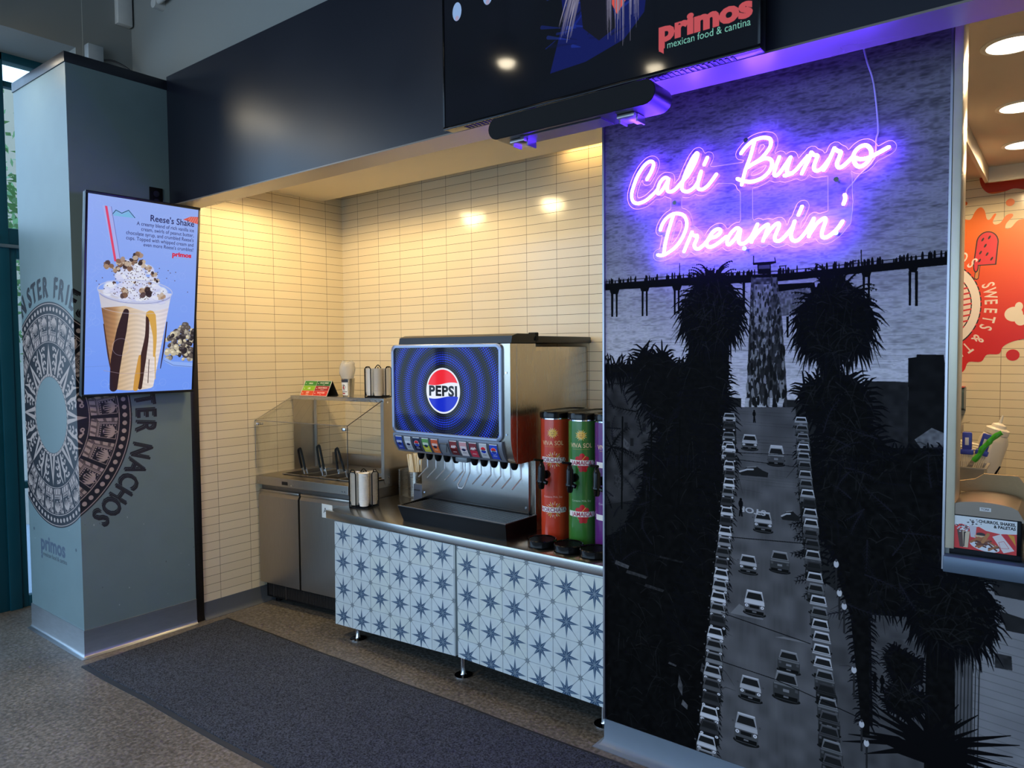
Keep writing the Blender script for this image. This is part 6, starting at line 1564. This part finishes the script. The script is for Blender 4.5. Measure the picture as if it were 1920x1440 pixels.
mb = MB(); pts = [(-.082, .0), (.078, .0), (.088, .19), (.07, .215), (-.02, .214), (-.045, .195), (-.088, .185)]
mb.prism([(x, -.016 + .05 * z, z) for x, z in pts], (0, .016, 0))
mb.build('bag_paper', P('kraft_paper', rgb(190, 156, 112), .8, var=.1, scale=30, bump=.5, bscale=60), bgp, 0)
MB().prism([(-.086, -.032, .10), (-.03, -.034, .10), (-.02, -.030, .15), (-.08, -.026, .155)], (0, .006, 0)).build('napkin_corner', P('pale_napkin', rgb(222, 198, 150), .8), bgp, 0)
kc_ = thing('kitchen_counter', 'steel kitchen work counter beyond the serving window', 'counter', (0.3, 3.72, 0))
MB().box((-1.5, -.37, .945), (1.2, .36, .978), .003).build('counter_top', STEELH, kc_)
MB().box((-1.45, -.30, 0), (1.15, .33, .945)).build('counter_base', FSD, kc_, 0)
kp = thing('steel_pan', 'deep steel pan of utensils on the kitchen counter beyond the window', 'pan', (-.385, 3.62, .978))
mb = MB(); R4 = lambda x, y, z, e=0: [(-x - e, -y - e, z), (x + e, -y - e, z), (x + e, y + e, z), (-x - e, y + e, z)]
mb.rings([R4(.088, .07, .0), R4(.10, .082, .118), R4(.108, .09, .120), R4(.108, .09, .126), R4(.098, .08, .126), R4(.084, .066, .008)])
mb.build('pan_body', P('warm_pan_steel', rgb(186, 176, 160), .4, .85), kp, 20)
BLUE = P('blue_handle', rgb(58, 72, 176), .4); GREEN = P('green_handle', rgb(64, 176, 40), .35)
def brush(x, yb, lean, lb):
    t = thing('basting_brush', lb, 'utensil', (x, yb, 1.00))
    d = Vector((lean, .0, 1)).normalized(); s = d.cross(Vector((0, 1, 0))).normalized()
    M4 = Matrix(((s.x, 0, d.x, 0), (s.y, 1, d.y, 0), (s.z, 0, d.z, 0), (0, 0, 0, 1)))
    MB().box((-.018, -.006, .165), (.018, .006, .245), .006, M4).box((-.024, -.009, .150), (.024, .009, .172), .004, M4).build('handle', BLUE, t)
    MB().box((-.007, -.0075, .19), (.007, .0075, .222), .001, M4).build('sticker', P('white_sticker', rgb(220, 220, 226), .5), t)
    mb = MB()
    for k in range(6): mb.cyl(M4 @ Vector((-.018 + k * .0072, 0, .02)), M4 @ Vector((-.018 + k * .0072, 0, .152)), .0028, n=6)
    mb.build('bristle_tuft', P('pale_bristle', rgb(226, 214, 190), .6), t)
brush(-.352, 3.59, .0, 'blue handled brush standing upright at the left of the steel pan')
brush(-.345, 3.635, .27, 'blue handled brush leaning right beside the green handle')
gk = thing('spreader', 'green handled spreader leaning out of the steel pan', 'utensil', (-.315, 3.585, 1.0))
d0 = Vector((-.05, 0, .06)); 
MB().tube(smoothline([(-.012, 0, .125), (.010, 0, .155), (.018, 0, .178), (.040, 0, .205), (.048, 0, .218), (.068, 0, .238), (.085, 0, .250)], 3), [.0105 + .0012 * math.sin(k * 1.4) for k in range(19)], 10).build('handle', GREEN, gk)
MB().prism([(-.07, -.001, .03), (-.045, -.001, .03), (-.002, -.001, .130), (-.018, -.001, .134)], (0, .002, 0)).build('blade', CHROME, gk, 0)
sq = thing('squeeze_bottle', 'cream squeeze bottle tilted behind the utensil pan', 'squeeze bottle', (-.33, 3.84, .995), 0)
ax = Vector((.28, 0, 1)).normalized()
MB().lathe([(.052, 0), (.056, .01), (.056, .20), (.048, .225), (.04, .232)], n=24, axis=ax).build('bottle', P('cream_plastic', rgb(224, 214, 192), .4), sq)
MB().lathe([(.043, .23), (.046, .233), (.046, .255), (.03, .262), (.026, .275), (.007, .283), (.004, .318), (.0025, .318)], n=20, axis=ax).build('nozzle_cap', P('cream_cap', rgb(236, 226, 204), .35), sq)
sx = thing('straw_carton', 'open cream carton of straws behind the utensil pan', 'carton', (-.50, 3.86, .978))
MB().box((-.09, -.07, 0), (.10, .07, .004)).box((-.09, -.07, 0), (-.087, .07, .24)).box((.097, -.07, 0), (.10, .07, .235)).box((-.09, .067, 0), (.10, .07, .27)).box((-.09, -.07, 0), (.10, -.067, .19)).prism([(.02, -.06, .25), (.11, -.06, .285), (.125, .06, .28), (.03, .06, .25)], (0, 0, .004)).build('carton_card', P('cream_card', rgb(214, 200, 172), .7), sx, 0)
st0 = None; rr = random.Random(12)
for k in range(9):
    p = (-.545 + rr.uniform(-.02, .02), 3.765 + k * .002, 1.178 + k * .0058)
    if st0 is None:
        st0 = tag(MB().cyl((0, 0, 0), (.235, 0, -.045), .004, n=8).build('paper_straw', P('cream_straw', rgb(236, 226, 200), .6)), 'cream straw lying across the carton behind the steel pan', 'straw', 'straws lying on the carton'); o = st0
    else: o = copy_tree(st0)
    o.location = p; o.rotation_euler = (0, rr.uniform(-.05, .05), 0)
sg_ = thing('splash_guard', 'clear plastic splash guard with black slanted edge beside the steel pan', 'guard', (-.262, 3.56, .978))
MB().prism([(-.03, 0, 0), (.05, 0, 0), (.05, 0, .30), (.012, 0, .30)], (0, .004, 0)).build('clear_sheet', ACRYL, sg_, 0)
MB().tube([(-.035, 0, .03), (.0, 0, .075), (.03, 0, .135)], [.006, .005, .003], 6).build('black_gasket', BLACK, sg_)
sd = thing('soap_dispenser', 'grey wall soap dispenser on the kitchen tile', 'dispenser', (-.60, 5.30, 1.14))
MB().prism([(-.07, 0, .07), (-.07, -.10, .09), (-.07, -.11, .19), (-.07, -.08, .215), (-.07, 0, .215)], (.14, 0, 0)).build('tank', P('slate_soap_tank', rgb(74, 92, 98), .3), sd, 20)
MB().box((-.04, -.09, 0), (.045, -.02, .075), .012).build('push_spout', P('slate_spout', rgb(96, 116, 122), .3), sd)
MB().box((-.068, -.10, .215), (.068, 0, .222), .003).build('red_lid', P('red_lid', rgb(190, 60, 44), .4), sd)

# orange wall vinyl in the kitchen
def kx(px): return -.5809 + (px - 1798) * (.162 / 58.0)
def vinyl_art():
    w, h = 620, 1260      # canvas x: -0.66 .. -0.10, z: 1.36 .. 2.66 at 900 px/m
    S_ = 1000
    c = Cv(620, 1320, rgb(240, 120, 30), 1)
    t = np.linspace(0, 1, c.h)[:, None, None]
    k = np.clip((t - .28) / .5, 0, 1)
    c.a[:] = np.array(rgb(236, 112, 24)) * (1 - k) + np.array(rgb(208, 26, 26)) * k
    c.rect(0, 0, 620, 140, rgb(196, 52, 22))
    X = lambda x: (x + .66) * S_
    Y = lambda z: (2.68 - z) * S_
    cx, cy = X(-.655), Y(1.865); ink = rgb(24, 20, 22); wh = rgb(232, 222, 216)
    c.ell(cx, cy, 196, 262, ink); c.ell(cx, cy, 190, 254, wh); c.ell(cx, cy, 146, 200, ink); c.ell(cx, cy, 140, 193, rgb(226, 206, 196))
    for i in range(16): c.line([(cx, cy + 190 - i * 34), (cx + 200, cy + 150 - i * 34)], 10, rgb(206, 40, 50))
    c.ring(0, 0, 0, 1, ink)
    # keep the stripes inside the disc
    Yg, Xg = np.mgrid[0:c.h, 0:c.w] + .5
    d = np.sqrt(((Xg - cx) / 140) ** 2 + ((Yg - cy) / 193) ** 2)
    dd = np.sqrt(((Xg - cx) / 190) ** 2 + ((Yg - cy) / 254) ** 2)
    ringm = (d > 1.04) & (dd < 1); c.a[ringm] = wh
    outm = (dd >= 1.035) & (Xg < 260) & (Yg > 250) & (Yg < 1200)
    base = (np.array(rgb(236, 112, 24)) * (1 - k) + np.array(rgb(208, 26, 26)) * k) * np.ones((1, c.w, 1))
    c.a[outm] = base[outm]
    # ice pop
    px_, py_ = X(-.44), Y(2.20)
    c.line([(px_ - 40, py_ + 80), (px_ - 48, py_ + 170)], 24, ink); c.line([(px_ - 40, py_ + 80), (px_ - 48, py_ + 168)], 17, rgb(206, 130, 70))
    def pop(e, col):
        pts = [(px_ - 62 - e, py_ + 92 + e), (px_ - 48 - e, py_ - 40)] + [(px_ + 4 + (52 + e) * math.cos(a), py_ - 40 + (62 + e) * math.sin(a)) for a in np.linspace(PI, 2 * PI, 14)] + [(px_ + 46 + e, py_ + 92 + e)]
        c.poly(pts, col)
    pop(6, ink); c.ell(px_ - 52, py_ + 104, 14, 34, ink); pop(0, rgb(214, 44, 62)); c.ell(px_ - 52, py_ + 100, 9, 30, rgb(214, 44, 62))
    for ax_, ay_ in ((-20, -60), (14, -70), (-6, -22), (-30, 18), (4, 30), (28, 60), (-34, 66)): c.ell(px_ + ax_, py_ + ay_, 5, 12, ink, 1, 0, .5)
    def arc(word, a0, da, rx, ry):
        for i, ch in enumerate(word):
            a = math.radians(a0 + da * i); x, y = cx + rx * math.sin(a), cy - ry * math.cos(a)
            rot = math.atan2(ry * math.sin(a), rx * math.cos(a))
            c.text(ch, x, y, 92, wh, 'c', .02, .66, rot); c.text(ch, x + 2, y - 2, 80, rgb(236, 150, 120), 'c', -.03, .62, rot, .8)
    arc('ROS', 8, 13.5, 214, 286); arc('SWEETS', 68, 9.8, 214, 286); arc('&', 133, 1, 214, 286); arc('TREATS', 149, 13, 212, 280)
    for x, z, rx, ry in ((-.295, 1.80, 46, 44), (-.27, 1.845, 20, 26), (-.26, 1.765, 30, 34)): c.ell(X(x), Y(z), rx, ry, rgb(232, 222, 204))
    return c.a
vm = IMG('sweets_wall_vinyl', vinyl_art(), .4)
vn = thing('wall_vinyl', 'orange and red splash wall vinyl with ice pop and SWEETS lettering in the kitchen', 'wall graphic', (-.42, 5.298, 1.36))
def vface(pts, sm=True):
    q = [Vector((x, z, 0)) for x, z in pts]
    if sm: q = smoothline(q + q[:1], 4)[:-1]
    cu = bpy.data.curves.new('v', 'CURVE'); cu.dimensions = '2D'; cu.fill_mode = 'BOTH'; cu.extrude = .0005
    sp = cu.splines.new('POLY'); sp.points.add(len(q) - 1); sp.use_cyclic_u = True
    for p, v in zip(sp.points, q): p.co = (v.x, v.y, 0, 1)
    ob = bpy.data.objects.new('v', cu); me = bpy.data.meshes.new_from_object(ob); bpy.data.objects.remove(ob)
    mb = MB(); mb.bm.from_mesh(me); bpy.data.meshes.remove(me)
    uv = mb.bm.loops.layers.uv['UVMap']; mb.uv = uv
    for f in mb.bm.faces:
        for l in f.loops: l[uv].uv = ((l.vert.co.x + .66) / .62, 1 - (2.68 - l.vert.co.y) / 1.32)
    for v in mb.bm.verts: v.co = Vector((v.co.x + .42, v.co.z, v.co.y - 1.36))
    return mb
main = [(-.70, 2.36), (-.62, 2.39), (-.578, 2.415), (-.556, 2.395), (-.525, 2.39), (-.505, 2.43), (-.488, 2.452), (-.468, 2.455), (-.452, 2.43), (-.442, 2.385), (-.426, 2.378), (-.405, 2.408), (-.394, 2.405), (-.41, 2.365), (-.40, 2.345), (-.372, 2.352), (-.345, 2.392), (-.318, 2.40), (-.31, 2.385), (-.342, 2.345), (-.345, 2.315), (-.318, 2.318), (-.28, 2.36), (-.22, 2.36), (-.15, 2.36),
        (-.14, 1.65), (-.23, 1.652), (-.30, 1.635), (-.345, 1.605), (-.365, 1.562), (-.425, 1.558), (-.455, 1.515), (-.52, 1.512), (-.54, 1.465), (-.565, 1.44), (-.60, 1.432), (-.70, 1.43)]
vface(main).build('splash', vm, vn, 0)
vface([(-.485, 2.66), (-.478, 2.60), (-.455, 2.555), (-.42, 2.532), (-.36, 2.535), (-.31, 2.548), (-.26, 2.535), (-.2, 2.51), (-.14, 2.50), (-.14, 2.66)]).build('splash_top', vm, vn, 0)
for x, z, r in ((-.555, 2.49, .012), (-.325, 2.468, .022), (-.295, 1.555, .034)):
    vface([(x + r * math.cos(a), z + r * math.sin(a)) for a in np.linspace(0, 2 * PI, 20, endpoint=False)]).build('splash_drop', vm, vn, 0)

# ------------------------------------------------------------------ ceiling lights and the light they give
LAMPW = P('lamp_diffuser_warm', rgb(255, 250, 240), .5, emit=rgb(255, 240, 214), es=9)
TRIMW = P('white_light_trim', rgb(232, 226, 214), .5)
def downlight(x, y, z, r, lb, power, col, grp, size=172):
    t = thing('ceiling_light', lb, 'ceiling light', (x, y, z), 0, grp)
    MB().lathe([(r * 1.22, -.004), (r * 1.22, 0), (r, 0), (r, -.006), (r * 1.1, -.007), (r * 1.22, -.004)], n=36, cap=False).build('trim_ring', TRIMW, t)
    MB().lathe([(r, -.004), (.001, -.0045)], n=36).build('diffuser', LAMPW, t)
    if power: spot('downlight_beam', (x, y, z - .02), power, col, size, .3, r)
    return t
for x, y, lb in ((-2.84, 2.58, 'round ceiling light in the alcove above the soda fountain'), (-3.6, 2.53, 'round ceiling light in the alcove above the salsa bar')):
    downlight(x, y, 2.638, .07, lb, ALC_W, WARM, 'alcove ceiling lights')
for i, (x, y) in enumerate(((-.19, 3.05), (-.205, 3.85), (-.23, 4.57))):
    downlight(x, y, 2.636, .078, '%s round kitchen ceiling light seen through the serving window' % ('nearest', 'middle', 'farthest')[i], KIT_W, KWARM, 'kitchen ceiling lights')
cl = thing('cove_light', 'warm strip light hidden in the ceiling gap above the alcove back wall', 'light strip', (-1.85, 3.30, 2.70))
MB().box((-.38, -.012, 0), (.3, .012, .012)).build('strip_housing', TRIMW, cl, 0)
MB().box((-.37, -.008, -.003), (.29, .008, .0005)).build('strip_diffuser', P('strip_glow', rgb(255, 230, 170), .5, emit=rgb(255, 214, 140), es=COVE_E), cl, 0)
for i, (x, y, z) in enumerate(((-3.15, .02, 3.6), (-2.39, -.71, 3.6), (-4.48, 1.27, 3.2), (-4.49, .546, 3.2))):
    t = thing('track_spotlight', 'black round spotlight hanging in the room, ' + ('left-hand one reflected in the television', 'right-hand one reflected in the television', 'nearest the pillar and the street glass', 'second from the pillar near the street glass')[i], 'spotlight', (x, y, z), 0, 'room spotlights')
    MB().lathe([(.05, 0), (.085, .02), (.085, .16), (.05, .18), (.012, .185), (.012, .72)], n=24).build('lamp_shade', BLACKM, t)
    MB().lathe([(.06, -.004), (.045, -.03), (.001, -.036)], n=24).build('bulb', P('spot_bulb', rgb(255, 250, 240), .5, emit=rgb(255, 238, 205), es=60), t)
    if i < 2: spot('room_spot_beam', (x, y, z - .06), ROOM_W, WARM2, 120, .6, .06, (.25, .1, 0))

# ------------------------------------------------------------------ fittings high on the left wall
jb = thing('junction_box', 'small grey junction box on the wall just above the pillar cap', 'junction box', (-4.79, 2.01, 3.40))
MB().box((0, -.045, -.02), (.06, .045, .075), .006).build('box_cover', P('grey_box', rgb(170, 176, 178), .45), jb)
MB().tube(smoothline([(.05, .045, .0), (.08, .10, .0), (.12, .18, -.05), (.14, .22, -.15)], 5), .006, 8).build('flex_cable', P('braided_cable', rgb(60, 60, 62), .4, .5), jb)
wd = thing('wall_alarm', 'slim white wall alarm box near the ceiling in the left corner', 'alarm', (-4.79, 2.20, 3.66))
MB().box((0, -.05, 0), (.05, .04, .30), .006).build('alarm_housing', P('white_alarm', rgb(206, 204, 198), .5), wd)
MB().box((.048, -.035, .17), (.056, .025, .23), .004).build('dark_lens', BLACK, wd)
cf = thing('conduit', 'short white conduit fitting on the wall above the fascia', 'conduit', (-4.38, 2.252, 3.69))
MB().cyl((0, 0, 0), (0, -.06, 0), .03, n=16).cyl((0, -.04, 0), (.5, -.04, .05), .016, n=12).build('conduit_pipe', P('white_pipe', rgb(196, 194, 188), .5), cf)

# ------------------------------------------------------------------ outside
tr = thing('street_tree', 'pale barked street tree with green leaves outside the glass', 'tree', (-8.0, 2.68, -.02))
rr = random.Random(5)
MB().tube(smoothline([(0, 0, 0), (.03, .02, .7), (-.02, -.02, 1.5), (.03, .05, 2.4), (0, .1, 3.4)], 4), [.14, .135, .13, .128, .125, .12, .12, .118, .115, .11, .105, .10, .09, .08, .07, .06, .05][:17], 12).build('trunk', P('pale_bark', rgb(176, 168, 156), .85, var=.3, scale=14, bump=.6, bscale=30), tr)
mb = MB()
for k in range(4200):
    c = Vector((rr.gauss(0, .75), rr.gauss(-.1, .75), 2.55 + rr.gauss(0, .55)))
    if c.z < 1.55: continue
    a = Vector((rr.gauss(0, 1), rr.gauss(0, 1), rr.gauss(0, .6))).normalized() * rr.uniform(.03, .065); b_ = a.orthogonal().normalized() * rr.uniform(.012, .024)
    mb.face([c - a, c + b_, c + a, c - b_])
f_ = mb.build('foliage', P('leaf_green', rgb(84, 122, 62), .55, var=.5, scale=6), tr, None)
f_['kind'] = 'stuff'
bd = thing('street_building', 'beige building wall across the street seen through the upper glass', 'building', (-14, 5.2, -.02))
MB().box((-1, -4, 0), (0, 4.5, 6.0)).build('facade', P('beige_stucco', rgb(146, 136, 116), .85), bd, 0)
MB().box((-.02, -1.2, 1.0), (.02, 1.0, 2.4)).build('shop_window', P('dark_glass', rgb(40, 56, 64), .1), bd, 0)
